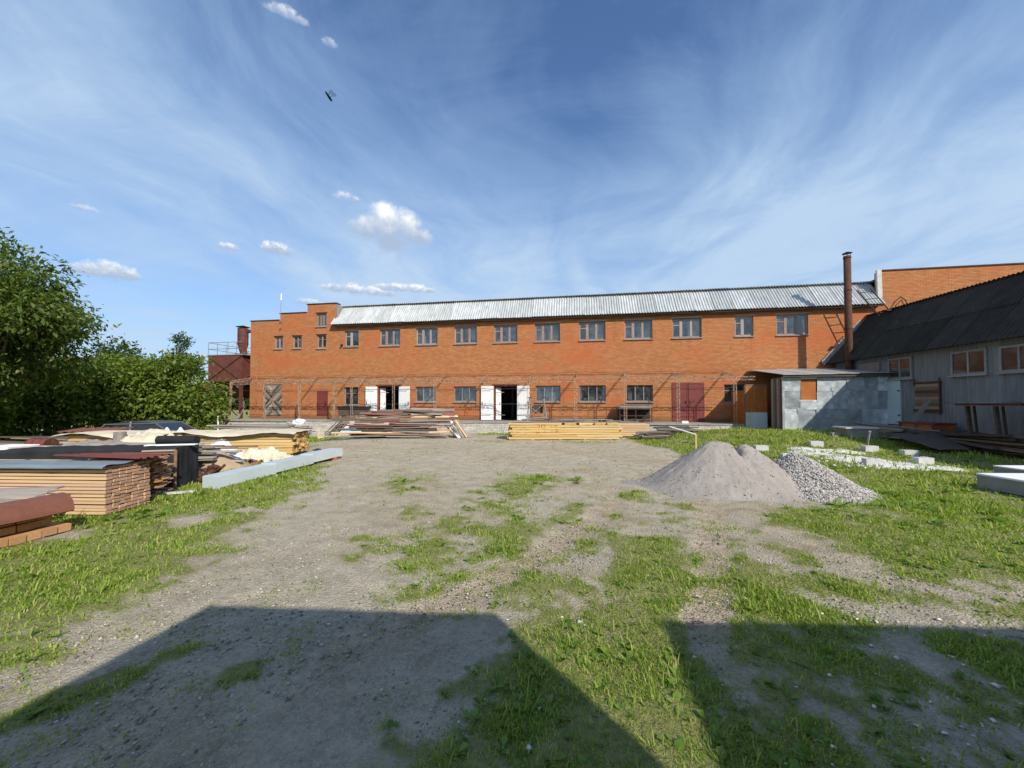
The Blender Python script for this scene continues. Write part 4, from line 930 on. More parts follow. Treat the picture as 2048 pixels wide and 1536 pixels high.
def stack(root, L, layers, per, bw, bh, mats, pitch=None, jit=.02, base=.0, y0=0.0, split=0.0, gap=.006):
    """boards along local -x from the corner at the origin, rows going back along +y"""
    pitch = pitch or bh+.006
    for k in range(layers):
        for j in range(per):
            if 0 < j < per-1 and k < layers-1 and j > 0:
                pass
            l = L; sh_ = rng.gauss(0, jit); z = base+pitch*(k+.5)
            yy = y0+(bw+gap)*(j+.5)+rng.gauss(0, .004)
            if split and rng.random() < split:
                cut = rng.uniform(.25, .75)*L
                plank(root, (sh_-cut/2+.003, yy, z), (cut-.006, bw, bh), mats, (0, rng.gauss(0, .002), rng.gauss(0, .002)))
                plank(root, (sh_-cut-(l-cut)/2, yy+rng.gauss(0, .006), z), (l-cut-.006, bw, bh), mats, (0, rng.gauss(0, .002), rng.gauss(0, .002)))
            else:
                plank(root, (sh_-l/2, yy, z), (l, bw, bh), mats, (0, rng.gauss(0, .0015), rng.gauss(0, .0015)))
def cloth(name, mat_, parent, nx, ny, fn, smooth=True):
    m_ = MB(); m_.grid(fn, nx, ny); o = m_.build(name, mat_, parent, smooth); return o
def nz3(x, y, z=0): return mnoise.noise(Vector((x, y, z)))

# A: pale lumber stack at the left, under tin sheets
A = thing('lumber_stack', 'pale fresh board stack under a blue grey tin sheet at the left', 'lumber', (-7.33, 4.90, 0), R(7.9), 'lumber stacks of sawn boards in the yard')
stack(A, 4.2, 14, 7, .094, .043, [pine, pine_end], .0545, .007, .03, split=.30, gap=.010)
for k in range(14):
    for x in (-.9, -2.2, -3.4): plank(A, (x, .36, .03+.0545*k+.0485), (.03, .66, .011), [dark_wood], name='spacer')
for x in (-.35, -1.6, -3.0): 
    m_ = MB(); m_.b2((x-.05, .02, -.06), (x+.05, .70, .034)); m_.build('bearer', grey_wood, A)
tA = thing('tin_sheet', 'blue grey tin sheet covering the pale board stack', 'metal sheet', (-7.33, 4.90, .80), R(7.9))
cloth('sheet', cover_blue, tA, 40, 8, lambda u, v: (.06-4.3*u, -.10+.55*v, .012+.012*math.sin(v*9)+.008*nz3(u*7, v*3)-(.018 if v < .1 else 0)))
cloth('sheet_edge', cover_blue, tA, 20, 1, lambda u, v: (.06-4.3*u, -.102, -.006-.02*v+.008*nz3(u*7, 0)))
tB = thing('wavy_tin_sheet', 'maroon wavy tin sheet lying across the back of the pale board stack', 'metal sheet', (-7.33, 4.90, .83), R(7.9))
cloth('sheet', maroon, tB, 60, 16, lambda u, v: (.16-1.5*u, .36+.62*v, .03+.022*math.sin(v*30)+.05*u*(1-v)))
# second stack of thin boards behind it
A2 = thing('lumber_stack', 'low stack of thin brown boards behind the maroon wavy tin sheet', 'lumber', (-7.72, 5.88, 0), R(10), 'lumber stacks of sawn boards in the yard')
stack(A2, 1.2, 18, 3, .12, .026, [amber_pine, pine_end], .034, .05, .22, split=.2)
for k in range(4): plank(A2, (-.7, .1+.13*k, .06+.04*(k % 2)), (1.2, .11, .04), [grey_wood, pine_end], (0, 0, rng.gauss(0, .05)))
# leaning pole in front of the black bundle
pl = thing('wooden_pole', 'rough wooden pole leaning in front of the black wrapped bundle', 'pole', (-8.10, 6.58, 0))
m_ = MB(); m_.tube((0, 0, 0), (-.05, .05, .83), .032, .028, 8); m_.build('stake', brown_wood, pl)
m_ = MB(); m_.bar((-.05, .03, .82), (-.85, -.10, .80), .045, .03); m_.build('rail', grey_wood, pl)

tan_end = plain('tan_end_grain', (.47, .27, .14), (.36, .19, .09), 6, .9, rv=.3)
# B: near small stack with a curved tin cover
B = thing('beam_stack', 'low stack of amber beams nearest the camera under a curved tin cover', 'lumber', (-6.93, 3.50, 0), R(0), 'lumber stacks of sawn boards in the yard')
y = -.9
for j in range(11):
    w_ = rng.uniform(.13, .165)
    plank(B, (-1.0+rng.gauss(0, .02), y+w_/2, .075), (2.0, w_, .10), [burnt_orange_wood, tan_end]); y += w_+.006
    if y > .66: break
for row in range(2):
    y = -.85
    while y < .55:
        w_ = rng.uniform(.14, .19); plank(B, (-1.16+rng.gauss(0, .015), y+w_/2, .182+row*.108), (2.0, w_, .10), [burnt_orange_wood, tan_end]); y += w_+.006
m_ = MB(); m_.b2((-.3, -.9, -.04), (-.18, .6, .022)); m_.build('bearer', dark_wood, B)
cB = thing('curved_tin_cover', 'red brown curved tin cover lying on the near beam stack', 'metal sheet', (-7.02, 4.28, .36), R(0))
def cvr(u, v):
    a = v*1.9; return (.22*math.sin(a)-.02-.02*nz3(u*3, v*2), -2.2*u, -.03+.20*(1-(1-math.cos(a))*.0)-.22*(1-math.cos(a))*.55+.012*nz3(u*5, v*5, 2))
def cvr2(u, v):
    a = (v-.15)*1.75; return (-.10+.26*math.sin(a), -2.3*u-.04*v, -.06+.24*math.cos(a)+.01*nz3(u*4, v*4, 1))
cloth('tin', cover_red, cB, 24, 12, cvr2); cloth('tin_underside', rust, cB, 12, 12, lambda u, v: tuple(a-b for a, b in zip(cvr2(u, v), (.012, -.01*0, .012))))
for k in range(5):
    o = thing('grey_board', ['long grey weathered board', 'short grey weathered board', 'cracked grey weathered board', 'narrow grey board', 'wide grey board'][k]+' lying on top of the near beam stack'+['', ' behind the tin cover', ' beside the tin cover', ' at the frame edge', ' farthest from the camera'][k], 'board', (-7.75-.08*k, 3.75+.17*k, .47+.012*k), R(4+k*5))
    plank(o, (0, 0, 0), (1.2-.1*k, .13, .03), [grey_wood])

# D: black felt wrapped bundle
Dd = thing('wrapped_bundle', 'bundle wrapped in black roofing felt standing behind the pale lumber stack', 'wrapped bundle', (-8.22, 6.70, 0), R(20))
def wrapf(u, v):   # front face then top then back, wrapped sheet
    L = 3.1; t = v*(.86+.72+.86)
    if t < .86: y, z = 0, t
    elif t < 1.58: y, z = t-.86, .86
    else: y, z = .72, .86-(t-1.58)
    r_ = .02*nz3(u*5+3, v*9)+.012*nz3(u*17, v*22, 4)+.012*abs(math.sin(u*31+2*nz3(u*3, 0)))
    return (-L*u, y-(r_ if y < .3 else -r_), z+(r_ if 0 < y < .72 else 0))
cloth('felt_wrap', felt, Dd, 70, 48, wrapf)
cloth('felt_end', felt, Dd, 18, 14, lambda u, v: (.012+.03*nz3(u*6, v*2.5, 7)+.012*nz3(u*14, v*4, 2)-(.02*abs(math.sin(u*6.0))), .72*u, .87*v))
m_ = MB(); m_.b2((-3.0, .04, .05), (-.04, .68, .82)); m_.build('core', dark_wood, Dd)
fw = thing('foam_strip', 'thin white foam strip on the edge of the black bundle', 'foam sheet', (-8.25, 7.10, .875), R(24)); m_ = MB(); m_.b2((-.9, -.02, 0), (.02, .12, .022)); m_.build('strip', foam, fw)
rl = thing('felt_roll', 'thick black roll of roofing felt lying on the boards', 'felt roll', (-9.47, 7.75, .79), R(10))
m_ = MB(); m_.tube((-.46, 0, .11), (.46, 0, .11), .105, .105, 16); m_.tube((-.47, 0, .11), (.47, 0, .11), .03, .03, 8); m_.build('roll', felt, rl)
m_ = MB(); m_.grid(lambda u, v: (-.44+.88*u, -.08-.20*v, .03-.02*v+.01*math.sin(v*6)), 8, 4); m_.build('loose_end', felt, rl)

# yard of mixed boards behind (several low piles)
def pile(name, label, loc, rz, L, wd, n, mats, z0=.0, h=.5, cat='board pile', group='board piles in the left yard', t=(.025, .05), tilt=.03):
    o = thing(name, label, cat, loc, rz, group); lay = max(1, int(h/.05))
    for k in range(n):
        zf = (k/n); w_ = rng.uniform(.10, .22); l = L*rng.uniform(.55, 1.0)
        plank(o, (rng.uniform(-.15, .15)*L, rng.uniform(-wd/2, wd/2), z0+h*zf+rng.uniform(0, .02)), (l, w_, rng.uniform(*t)), [mats[k % len(mats)]], (rng.gauss(0, tilt), rng.gauss(0, tilt*.6), rng.gauss(0, .05)))
    return o
g0 = lambda x, y: gz(x, y)
pile('board_pile', 'low pile of grey boards behind the black felt bundle', (-11.2, 8.1, g0(-11.2, 8.1)), R(14), 4.4, 1.7, 46, [grey_wood, grey_wood, brown_wood, grey_wood], .02, .72)
pile('board_pile', 'dark board pile in the shade of the big tree', (-17.5, 10.6, g0(-17.5, 10.6)), R(6), 6.0, 2.4, 60, [dark_wood, dark_wood, brown_wood], .02, .95)
pile('board_pile', 'brown board pile between the car and the cream tarp', (-16.9, 12.0, g0(-16.9, 12.0)), R(16), 4.6, 1.4, 44, [brown_wood, grey_wood, amber_pine], .02, .86)
pile('board_pile', 'grey board pile at the left frame edge beside the white foam boxes', (-13.4, 6.6, g0(-13.4, 6.6)), R(8), 4.2, 1.5, 40, [grey_wood, dark_wood], .02, .62)
mt = thing('rusty_roof_sheet', 'rusty brown tin sheet topping the brown board pile', 'metal sheet', (-18.7, 12.3, .66), R(14))
cloth('sheet', cover_red, mt, 50, 4, lambda u, v: (-1.2+2.2*u, -.5+1.0*v, .02*math.sin(u*45)+.10*v+.03*u))
mt = thing('dark_roof_sheet', 'dark sagging tin sheet in front of the parked car', 'metal sheet', (-15.9, 11.2, .52), R(14))
cloth('sheet', dark_metal, mt, 50, 4, lambda u, v: (-1.6+2.8*u, -.5+.9*v, .02*math.sin(u*50)+.10*v))
for (x, y, z, w_, d_, h_, lab, m1) in [(-11.98, 6.3, .66, .62, .5, .20, 'white foam block on the grey boards at the left frame edge', foam), (-11.42, 6.38, .66, .46, .45, .17, 'cream box beside the white foam block on the grey boards', tarp_cream)]:
    o = thing('foam_box', lab, 'box', (x, y, z), R(8)); m_ = MB(); m_.b2((-w_/2, -d_/2, 0), (w_/2, d_/2, h_)); m_.build('body', m1, o); m_ = MB(); m_.b2((-w_/2-.01, -d_/2-.01, h_+.001), (w_/2+.01, d_/2+.01, h_+.022)); m_.build('lid', m1, o)
o = thing('red_drum', 'dark red drum lying on its side among the boards', 'drum', (-14.1, 8.0, .52), R(5)); m_ = MB(); m_.tube((-.28, 0, .16), (.28, 0, .16), .16, .16, 18); m_.build('barrel', maroon, o); m_ = MB()
for x in (-.28, -.09, .09, .28): m_.tube((x-.012, 0, .16), (x+.012, 0, .16), .168, .168, 18)
m_.build('rib', rust, o)
def heap(name, label, cat, loc, rz, a, b, h, mat_, amp=.1, seed=1, nx=36, ny=26):
    o = thing(name, label, cat, loc, rz)
    def fn(u, v):
        x, y = (u*2-1), (v*2-1); r_ = math.hypot(x, y); f = max(0, 1-r_**2.2)
        return (x*a, y*b, h*f*(1+.6*nz3(x*2.3+seed, y*2.3, seed))+amp*h*nz3(x*7+seed, y*7, 3)+.25*amp*h*abs(nz3(x*15, y*15+seed, 1))-.02)
    cloth('sheet', mat_, o, nx, ny, fn); return o
heap('cream_tarp', 'crumpled cream tarp heaped in front of the grey car', 'tarp', (-13.2, 10.1, .50), R(15), 1.25, .7, .36, tarp_cream, .45, 2)
heap('burlap_sheet', 'brown burlap sheet rumpled over the grey boards', 'tarp', (-12.6, 8.2, .60), R(12), 1.0, .55, .18, grey_wood, .5, 5)
o = thing('wood_stump', 'short pale wood stump standing beside the cream tarp', 'stump', (-13.85, 9.6, .48)); m_ = MB(); m_.tube((0, 0, 0), (0, 0, .42), .16, .145, 12); m_.build('log', bark_board, o); m_ = MB(); m_.tube((0, 0, .421), (0, 0, .426), .13, .13, 12); m_.build('cut_face', pine_end, o)
for i, (x, y) in enumerate([(-13.42, 10.62), (-12.98, 10.70)]):
    o = thing('white_post', ['white pointed post end standing nearer the cream tarp', 'white pointed post end standing nearer the yellow stack'][i], 'post', (x, y, .2), 0, 'white pointed posts by the yellow stack'); m_ = MB(); m_.box((0, 0, .30), (.17, .17, .6)); m_.build('shaft', white_paint, o); m_ = MB(); m_.box((0, 0, .69), (.165, .165, .18), taper=.15); m_.build('tip', white_paint, o)
o = thing('marker_post', 'thin white marker post in front of the hopper leg', 'post', (-22.2, 20.6, -.45)); m_ = MB(); m_.tube((0, 0, 0), (0, 0, 1.35), .04, .04, 8); m_.build('shaft', white_paint, o); m_ = MB(); m_.tube((0, 0, 1.35), (0, 0, 1.40), .045, .03, 8); m_.build('cap', white_paint, o)

# F: yellow stack under a cream tarp
Fs = thing('lumber_stack', 'yellow beam stack under a cream tarp at the left of the gravel', 'lumber', (-9.25, 11.25, 0), R(16.8), 'lumber stacks of sawn boards in the yard')
stack(Fs, 6.6, 7, 8, .15, .088, [yellow_pine, yellow_end], .094, .05, .12, split=.45)
for x in (-.4, -2.4, -4.6): m_ = MB(); m_.b2((x-.06, .02, -.35), (x+.06, 1.22, .122)); m_.build('bearer', dark_wood, Fs)
tp = thing('draped_tarp', 'long cream tarp draped over the yellow beam stack', 'tarp', (-9.25, 11.25, .80), R(16.8))
def drape(u, v):
    x = .12-7.0*u; y = -.20+1.65*v; edge = max(0, (.12-v)/.12)
    return (x, y+.03*nz3(u*9, v*3), .02+.035*nz3(u*11, v*5, 1)+.02*nz3(u*25, v*9)+.05*math.sin(u*16)*(.4+edge)-.10*edge*(.55+.6*nz3(u*6, 3)))
cloth('sheet', tarp_cream, tp, 90, 16, drape)
o = pile('board_pile', 'loose grey boards holding down the cream tarp', (-11.6, 12.5, .86), R(16.8), 3.2, .9, 16, [grey_wood, bark_board], .0, .10, tilt=.02)
cr = thing('cream_sheet', 'cream sheet hanging over the right end of the yellow stack', 'tarp', (-9.3, 12.4, .72), R(16.8)); cloth('sheet', tarp_cream, cr, 14, 14, lambda u, v: (.10+.10*v+.03*nz3(u*4, v*4), -.25+.7*u, .16-.36*v+.03*nz3(u*5, v*5, 2)))
wb = thing('white_bag', 'white plastic bag draped on a stick behind the yellow stack', 'bag', (-11.6, 14.6, 0), 0)
m_ = MB(); m_.tube((-.25, 0, -.3), (-.18, 0, 1.08), .025, .02, 6); m_.build('stick', grey_wood, wb)
cloth('bag', tarp_white, wb, 16, 16, lambda u, v: (-.35+.62*u*(1-.35*v), -.06+.08*nz3(u*4, v*4)-.1*v, 1.12-.10*(2*u-1)**2-.45*v*(.5+.6*nz3(u*3, 5)**2+.3*(1-u))))
# in front of it: tarp, sacks, loose bricks, small sand heap
heap('cream_tarp', 'torn cream tarp thrown over rubble in front of the yellow stack', 'tarp', (-9.35, 10.05, .10), R(20), .95, .40, .30, tarp_cream, .55, 9)
heap('white_sacks', 'heap of white plastic sacks behind the black bundle', 'sacks', (-10.15, 9.55, .08), R(10), .70, .45, .52, tarp_white, .14, 12)
bmsh = MB().box((0, 0, 0), (.25, .12, .065)).mesh('loose_brick', clay_brick)
for k in range(6):
    o = obj('loose_brick', bmsh, None, (-9.65+.27*k, 9.50+.07*k+rng.gauss(0, .04), .055), (rng.gauss(0, .1), rng.gauss(0, .1), rng.uniform(-1, 1)))
    tag(o, ['leftmost', 'second from left', 'third from left', 'fourth from left', 'fifth from left', 'rightmost'][k]+' loose red brick in front of the torn cream tarp', 'brick', 'loose red bricks by the torn tarp')
sdy = thing('sand_heap', 'small yellowish sand heap between black bundle and pale beam', 'sand', (-9.62, 8.95, -.02))
def cone_fn(a, b, h, seed, sharp=1.0):
    def fn(u, v):
        x, y = (u*2-1), (v*2-1); r_ = math.hypot(x, y); e = max(0, 1-r_+.10*nz3(x*2+seed, y*2)); top = .06
        return (x*a, y*b, h*(math.sqrt(e*e+top*top)-top if e > 0 else 0)+.02*nz3(x*6+seed, y*6)*(e > .05)+.008*nz3(x*24, y*24, seed)-.02)
    return fn
cloth('pile', sand_y, sdy, 50, 40, cone_fn(.95, .85, .60, 3))
tg = thing('dark_scrap', 'dark scrap metal lump beside the sand heap', 'scrap metal', (-8.35, 7.55, .05), R(30)); m_ = MB()
for k in range(9): a = rng.uniform(0, 6.28); m_.tube((rng.gauss(0, .12), rng.gauss(0, .12), .02), (rng.gauss(0, .18), rng.gauss(0, .18), rng.uniform(.1, .32)), rng.uniform(.03, .07), None, 7)
m_.build('pipes', rust, tg)

# G: pale long box beam
Gb = thing('box_beam', 'long pale blue grey insulated panel beam lying on the grass', 'beam', (-7.52, 6.86, 0), R(2.2))
segs = [0, 1.55, 3.0, 4.45]
for a, b in zip(segs[:-1], segs[1:]):
    z = .02+.085*(a+b)/2/4.4; m_ = MB(); m_.b2((-.205, a+.003, z), (.205, b-.003, z+.235)); m_.build('panel', pale_blue, Gb)
m_ = MB(); m_.b2((-.21, -.012, .0), (.21, .002, .262)); m_.build('end_cap', pale_blue, Gb)
o = obj('support_brick', MB().box((0, 0, .05), (.34, .22, .11)).mesh('support_brick', clay_brick), None, (-7.62, 10.95, gz(-7.6, 10.9)), (0, 0, .4)); tag(o, 'broken red brick propping the far end of the pale beam', 'brick')
pf = thing('foam_scrap', 'thin pale foam scrap lying in grass before the pale beam', 'foam sheet', (-7.75, 6.35, .02), R(35)); m_ = MB(); m_.b2((-.28, -.06, 0), (.28, .06, .03)); m_.build('piece', concrete_lt, pf)

# ------------------------------------------------------------------ stacks in front of the dock
wp = thing('woodpile', 'big untidy pile of old multicoloured boards in front of the dock', 'wood pile', (-9.3, 18.75, gz(-9.3, 18.7)), R(9.8))
def wpl(x0, x1, y, z, h, mat_, t=.05, r=None): plank(wp, ((x0+x1)/2, y, z), (x1-x0, t, h), [mat_], r or (rng.uniform(-.35, .1), rng.gauss(0, .008), rng.gauss(0, .02)))
z = .055; row = 0
CYC = [[grey_wood, grey_wood], [grey_wood, brown_wood], [burnt_orange_wood, brown_wood, pine], [dark_wood, maroon_wood, burnt_orange_wood], [grey_wood, maroon_wood, dark_wood], [dark_wood, maroon_wood, grey_wood], [grey_wood, brown_wood, grey_wood], [grey_wood, dark_wood, brown_wood]]
while z < 1.02:
    h = rng.uniform(.045, .115) if row > 1 else rng.uniform(.07, .09)
    xl, xr = -3.05+.55*z+rng.uniform(-.12, .12), 2.82+rng.uniform(-.15, .15)
    n_ = rng.choice((1, 2, 2, 3)); cuts = [xl]+sorted(rng.uniform(xl+.5, xr-.5) for _ in range(n_-1))+[xr]
    for x0, x1 in zip(cuts[:-1], cuts[1:]):
        if x1-x0 < .25: continue
        wpl(x0+.01, x1+rng.uniform(-.06, .16), -.86+.36*z+rng.uniform(-.09, .05), z+h/2+rng.uniform(-.012, .012), h*rng.uniform(.62, 1.0), rng.choice(CYC[row % 8]), rng.uniform(.03, .07), (rng.uniform(-.5, .15), rng.gauss(0, .012), rng.gauss(0, .03)))
    z += h+rng.uniform(.002, .03); row += 1
for k in range(9):      # loose boards slipping down over the face
    x = rng.uniform(-2.2, 1.4); L = rng.uniform(1.2, 2.6); zz_ = rng.uniform(.3, .95)
    wpl(x-L/2, x+L/2, -.93+.36*zz_, zz_, rng.uniform(.08, .17), rng.choice([maroon_wood, grey_wood, dark_wood, brown_wood, grey_wood]), .03, (rng.uniform(-.6, -.2), rng.gauss(0, .045), rng.gauss(0, .03)))
for k in range(70):       # the body of the pile
    z = rng.uniform(.05, 1.0); x = rng.uniform(-1.2, 1.2); wpl(x-rng.uniform(.9, 1.9), x+rng.uniform(.9, 1.7), rng.uniform(-.6+z*.35, .9), z, rng.uniform(.03, .06), rng.choice([grey_wood, dark_wood, brown_wood, maroon_wood, grey_wood]), rng.uniform(.12, .22), (rng.gauss(0, .15), rng.gauss(0, .02), rng.gauss(0, .05)))
for k in range(40):
    z = .98+.0115*k; x = rng.uniform(-.8, 1.5)+.006*k; L = rng.uniform(1.2, 3.2); m1 = rng.choice([dark_wood, grey_wood, grey_wood, brown_wood, maroon_wood, dark_wood])
    wpl(max(-2.7, x-L/2), min(3.2, x+L/2), rng.uniform(-.40, .5), z, rng.uniform(.03, .13), m1, rng.uniform(.04, .20), (rng.gauss(0, .25), rng.gauss(0, .035), rng.gauss(0, .07)))
wpl(.2, 3.2, -.25, 1.16, .07, white_paint, .05, (.1, .05, .02)); wpl(.5, 2.4, -.1, 1.44, .10, grey_wood, .20, (.1, -.01, .03)); wpl(-.9, 1.2, -.3, 1.02, .06, pale_blue, .06, (.1, -.05, .03)); wpl(.7, 2.9, .1, 1.36, .16, grey_wood, .05, (.2, .04, .0))
for k in range(14):       # boards slumping off the right end
    x = 2.85+.05*k; top = Vector((x-.35+rng.gauss(0, .05), -.6+rng.uniform(0, .9), .75+rng.uniform(-.15, .25))); bot = Vector((x+.15+rng.uniform(0, .15), -.75+rng.uniform(0, .8), .02))
    d = top-bot; plank(wp, (top+bot)/2, (d.length, .11, .03), [rng.choice([grey_wood, grey_wood, brown_wood, white_paint, pine])], (d.to_track_quat('X', 'Z').to_euler()))
for k in range(12):       # dark slats leaning at the left end
    x = -2.75-.05*k; top = Vector((x+.25, -.3+rng.uniform(0, .7), .82+rng.uniform(-.15, .15))); bot = Vector((x-.35, -.5+rng.uniform(0, .6), .10))
    d = top-bot; plank(wp, (top+bot)/2, (d.length, .07, .03), [rng.choice([dark_wood, grey_wood])], (d.to_track_quat('X', 'Z').to_euler()))

Y1 = thing('lumber_stack', 'long yellow beam stack with red painted figures in front of the dock', 'lumber', (2.0, 19.05, gz(0, 19)-.02), R(9.8), 'lumber stacks of sawn boards in the yard')
for k in range(7):
    for j in range(6):
        z = .05+.115*k+.0575; yy = .09+j*.19
        x = 0.06*rng.gauss(0, 1)
        cuts = sorted([0.0]+[-rng.uniform(.6, 4.8) for _ in range(rng.choice((0, 1, 1, 2)))]+[-5.3])[::-1]
        if k == 6 and j == 0: cuts = [0, -.55, -1.15, -1.9, -2.6, -5.3]
        for a, b in zip(cuts[:-1], cuts[1:]):
            g_ = .14 if (k == 6 and j == 0 and a > -2.7 and a < 0) else .006
            plank(Y1, (x+(a-g_+b)/2, yy+rng.gauss(0, .006), z), (max(.1, a-g_-b), .185, .108), [yellow_pine, yellow_end], (0, 0, rng.gauss(0, .001)))
for x in (-.5, -1.7, -2.9, -4.2): m_ = MB(); m_.b2((x-.06, -.12, -.06), (x+.06, 1.15, .05)); m_.build('bearer', grey_wood, Y1)
red_paint = plain('red_marking_paint', (.55, .07, .03), (.45, .06, .03), 9, .7)
def stroke_text(parent, chars, x, z, h, y, mat_):
    SEG = {'2': [(0, 1, .5, 1), (.5, 1, .5, .55), (.5, .55, 0, .05), (0, .02, .55, .02)], '9': [(.5, .55, 0, .55), (0, .55, 0, 1), (0, 1, .5, 1), (.5, 1, .45, 0)], '1': [(.1, .8, .3, 1), (.3, 1, .3, 0)], '5': [(.5, 1, 0, 1), (0, 1, 0, .55), (0, .55, .5, .5), (.5, .5, .45, .05), (.45, .05, 0, 0)]}
    for c_ in chars:
        m_ = MB()
        for (a, b, c2, d) in SEG[c_]: m_.bar((x+a*h*.8, y, z+b*h), (x+c2*h*.8, y, z+d*h), .032, .004)
        m_.build('painted_figure', mat_, parent); x += h*.8*.75+.04
stroke_text(Y1, '29', -4.05, .36, .40, -.012, red_paint); stroke_text(Y1, '15', -3.35, .42, .30, -.010, plain('faded_red_paint', (.56, .24, .10), (.55, .28, .11), 9, .8))
plank(Y1, (-3.6, .25, .885), (3.4, .5, .03), [grey_wood], (.02, .01, .0)); plank(Y1, (-3.5, .8, .89), (3.2, .45, .03), [grey_wood], (.0, .01, .02))
for k in range(22):
    x = rng.uniform(-3.9, .35); plank(Y1, (x, rng.uniform(.1, 1.0), .89+.02*(k % 5)), (rng.uniform(.5, 1.6), rng.uniform(.08, .18), rng.uniform(.03, .06)), [rng.choice([bark_board, bark_board, grey_wood, dark_wood])], (rng.gauss(0, .1), rng.gauss(0, .03), rng.gauss(0, .15)))
Y2 = thing('lumber_stack', 'short pale stack of boards tucked behind the long yellow stack', 'lumber', (3.55, 20.6, gz(3, 20.6)), R(6), 'lumber stacks of sawn boards in the yard')
stack(Y2, 2.2, 6, 5, .16, .10, [pine, pine_end], .108, .03, .06, split=.2)
o = pile('offcut_pile', 'tangle of grey offcuts on the grass at the right end of the stacks', (3.55, 19.6, gz(3.5, 19.6)), R(4), 1.6, .9, 30, [bark_board, grey_wood, dark_wood], .02, .34, 'offcuts', None, (.02, .05), .12)
o = pile('slab_pile', 'low grey slab pile lying against the dock', (5.0, 21.5, gz(5, 21.5)), R(2), 2.4, .5, 20, [grey_wood, dark_wood, bark_board], .02, .36, 'offcuts', None, (.03, .06), .06)
o = thing('white_board', 'white painted board sloping down from the slab pile to the grass', 'board', (5.05, 20.1, gz(5, 20)+.20), R(-42)); plank(o, (0, 0, .10), (1.35, .16, .035), [white_paint], (0, R(13), 0))
o = thing('survey_stake', 'thin yellowish wooden stake standing upright in the grass', 'stake', (4.27, 15.1, gz(4.27, 15.1))); m_ = MB(); m_.box((0, 0, .25), (.055, .04, .62)); m_.build('shaft', yellow_pine, o); m_ = MB(); m_.box((0, 0, .58), (.054, .039, .05), taper=.3); m_.build('tip', yellow_pine, o)
o = thing('white_block', 'small white block lying on the edge of the dock', 'block', (5.75, 22.32, FL), 0); m_ = MB(); m_.box((0, 0, .065), (.33, .2, .13)); m_.build('block', white_paint, o)
# things standing on the dock
ts = thing('timber_trestle', 'weathered cross braced timber trestle standing on the dock by the open door', 'trestle', (-2.42, 22.75, FL))
for (p, q, w_) in [((-.55, -.12, 0), (-.42, 0, 1.42), .07), ((-.30, .35, 0), (-.42, 0, 1.42), .07), ((.62, -.12, 0), (.40, 0, 1.38), .07), ((.45, .35, 0), (.40, 0, 1.38), .07)]:
    m_ = MB(); m_.bar(p, q, w_, .05); m_.build('leg', grey_wood, ts)
for (p, q) in [((-.5, -.12, .95), (.55, -.14, .25)), ((-.5, -.14, .25), (.42, -.12, 1.05)), ((-.52, -.13, .2), (.58, -.13, .28))]:
    m_ = MB(); m_.bar(p, q, .06, .03); m_.build('brace', grey_wood, ts)
for x in (-.42, .40): m_ = MB(); m_.box((x, 0, 1.43), (.20, .14, .05)); m_.build('head', dark_metal, ts)
m_ = MB(); m_.b2((-.2, .2, .5), (.35, .24, 1.0)); m_.build('board', dark_wood, ts)
bn = thing('workbench', 'old steel framed workbench piled with boards on the dock', 'workbench', (3.25, 23.25, FL))
for sx_ in (-.88, 0, .88):
    for sy_ in (-.4, .4):
        m_ = MB(); m_.b2((sx_-.025, sy_-.025, 0), (sx_+.025, sy_+.025, .76)); m_.build('leg', rust, bn)
m_ = MB(); m_.b2((-.90, -.43, .36), (.90, -.38, .41)); m_.b2((-.90, .38, .36), (.90, .43, .41)); m_.build('rail', rust, bn)
m_ = MB(); m_.b2((-.98, -.48, .76), (.98, .48, .83)); m_.build('tabletop', dark_wood, bn)
m_ = MB(); m_.b2((-.9, .34, .05), (.9, .37, .74)); m_.build('back_panel', dark_metal, bn)
for k in range(10): plank(bn, (rng.uniform(-.12, .12), -.35+.08*k, .86+.035*(k % 5)), (1.75, .16, .03), [rng.choice([grey_wood, grey_wood, bark_board])], (rng.gauss(0, .05), rng.gauss(0, .01), rng.gauss(0, .03)))
for k in range(8): plank(bn, (rng.uniform(-.5, .5), rng.uniform(-.3, .2), .05+.02*k), (.9, .10, .03), [rng.choice([grey_wood, dark_wood])], (rng.gauss(0, .1), rng.gauss(0, .05), rng.gauss(0, .2)))
bx = thing('dark_trough', 'dark lidded wooden trough on the dock left of the woodpile', 'trough', (-14.35, 22.9, FL)); m_ = MB(); m_.b2((-.95, -.3, .30), (.95, .3, .72)); m_.build('box', dark_wood, bx); m_ = MB(); m_.b2((-1.0, -.36, .725), (1.0, .36, .90)); m_.build('lid', dark_metal, bx)
for x in (-.8, .8): m_ = MB(); m_.b2((x-.05, -.28, 0), (x+.05, .28, .30)); m_.build('foot', grey_wood, bx)
o = pile('rubble_pile', 'small pile of whitish scrap on the dock in front of the trough', (-13.4, 22.35, FL), 0, .9, .2, 16, [grey_wood, white_paint, dark_wood], .03, .30, 'scrap', None, (.03, .10), .25)
sbl = thing('pale_sheet', 'pale bluish sheet leaning against the dock beside the woodpile', 'sheet', (-13.3, 20.9, -.02), R(8)); cloth('sheet', pale_blue, sbl, 6, 6, lambda u, v: (-.75+1.3*u+.3*v, .5*v, .03+.42*v+.02*nz3(u*3, v*3)))
o = pile('slat_pile', 'grey slats leaning on the dock behind the cream tarp', (-17.8, 21.6, gz(-17.8, 21.6)), R(4), 2.2, .5, 18, [grey_wood, dark_wood], .05, .62, 'slats', None, (.03, .05), .05)
wsl = thing('slat_bundle', 'row of short grey slats leaning against the dock edge', 'slats', (-17.4, 21.75, gz(-17.4, 21.7)), 0)
for k in range(7): plank(wsl, (-.45+.17*k, .18, .36), (.80, .08, .03), [grey_wood], (0, R(-72)+rng.gauss(0, .05), R(15)))

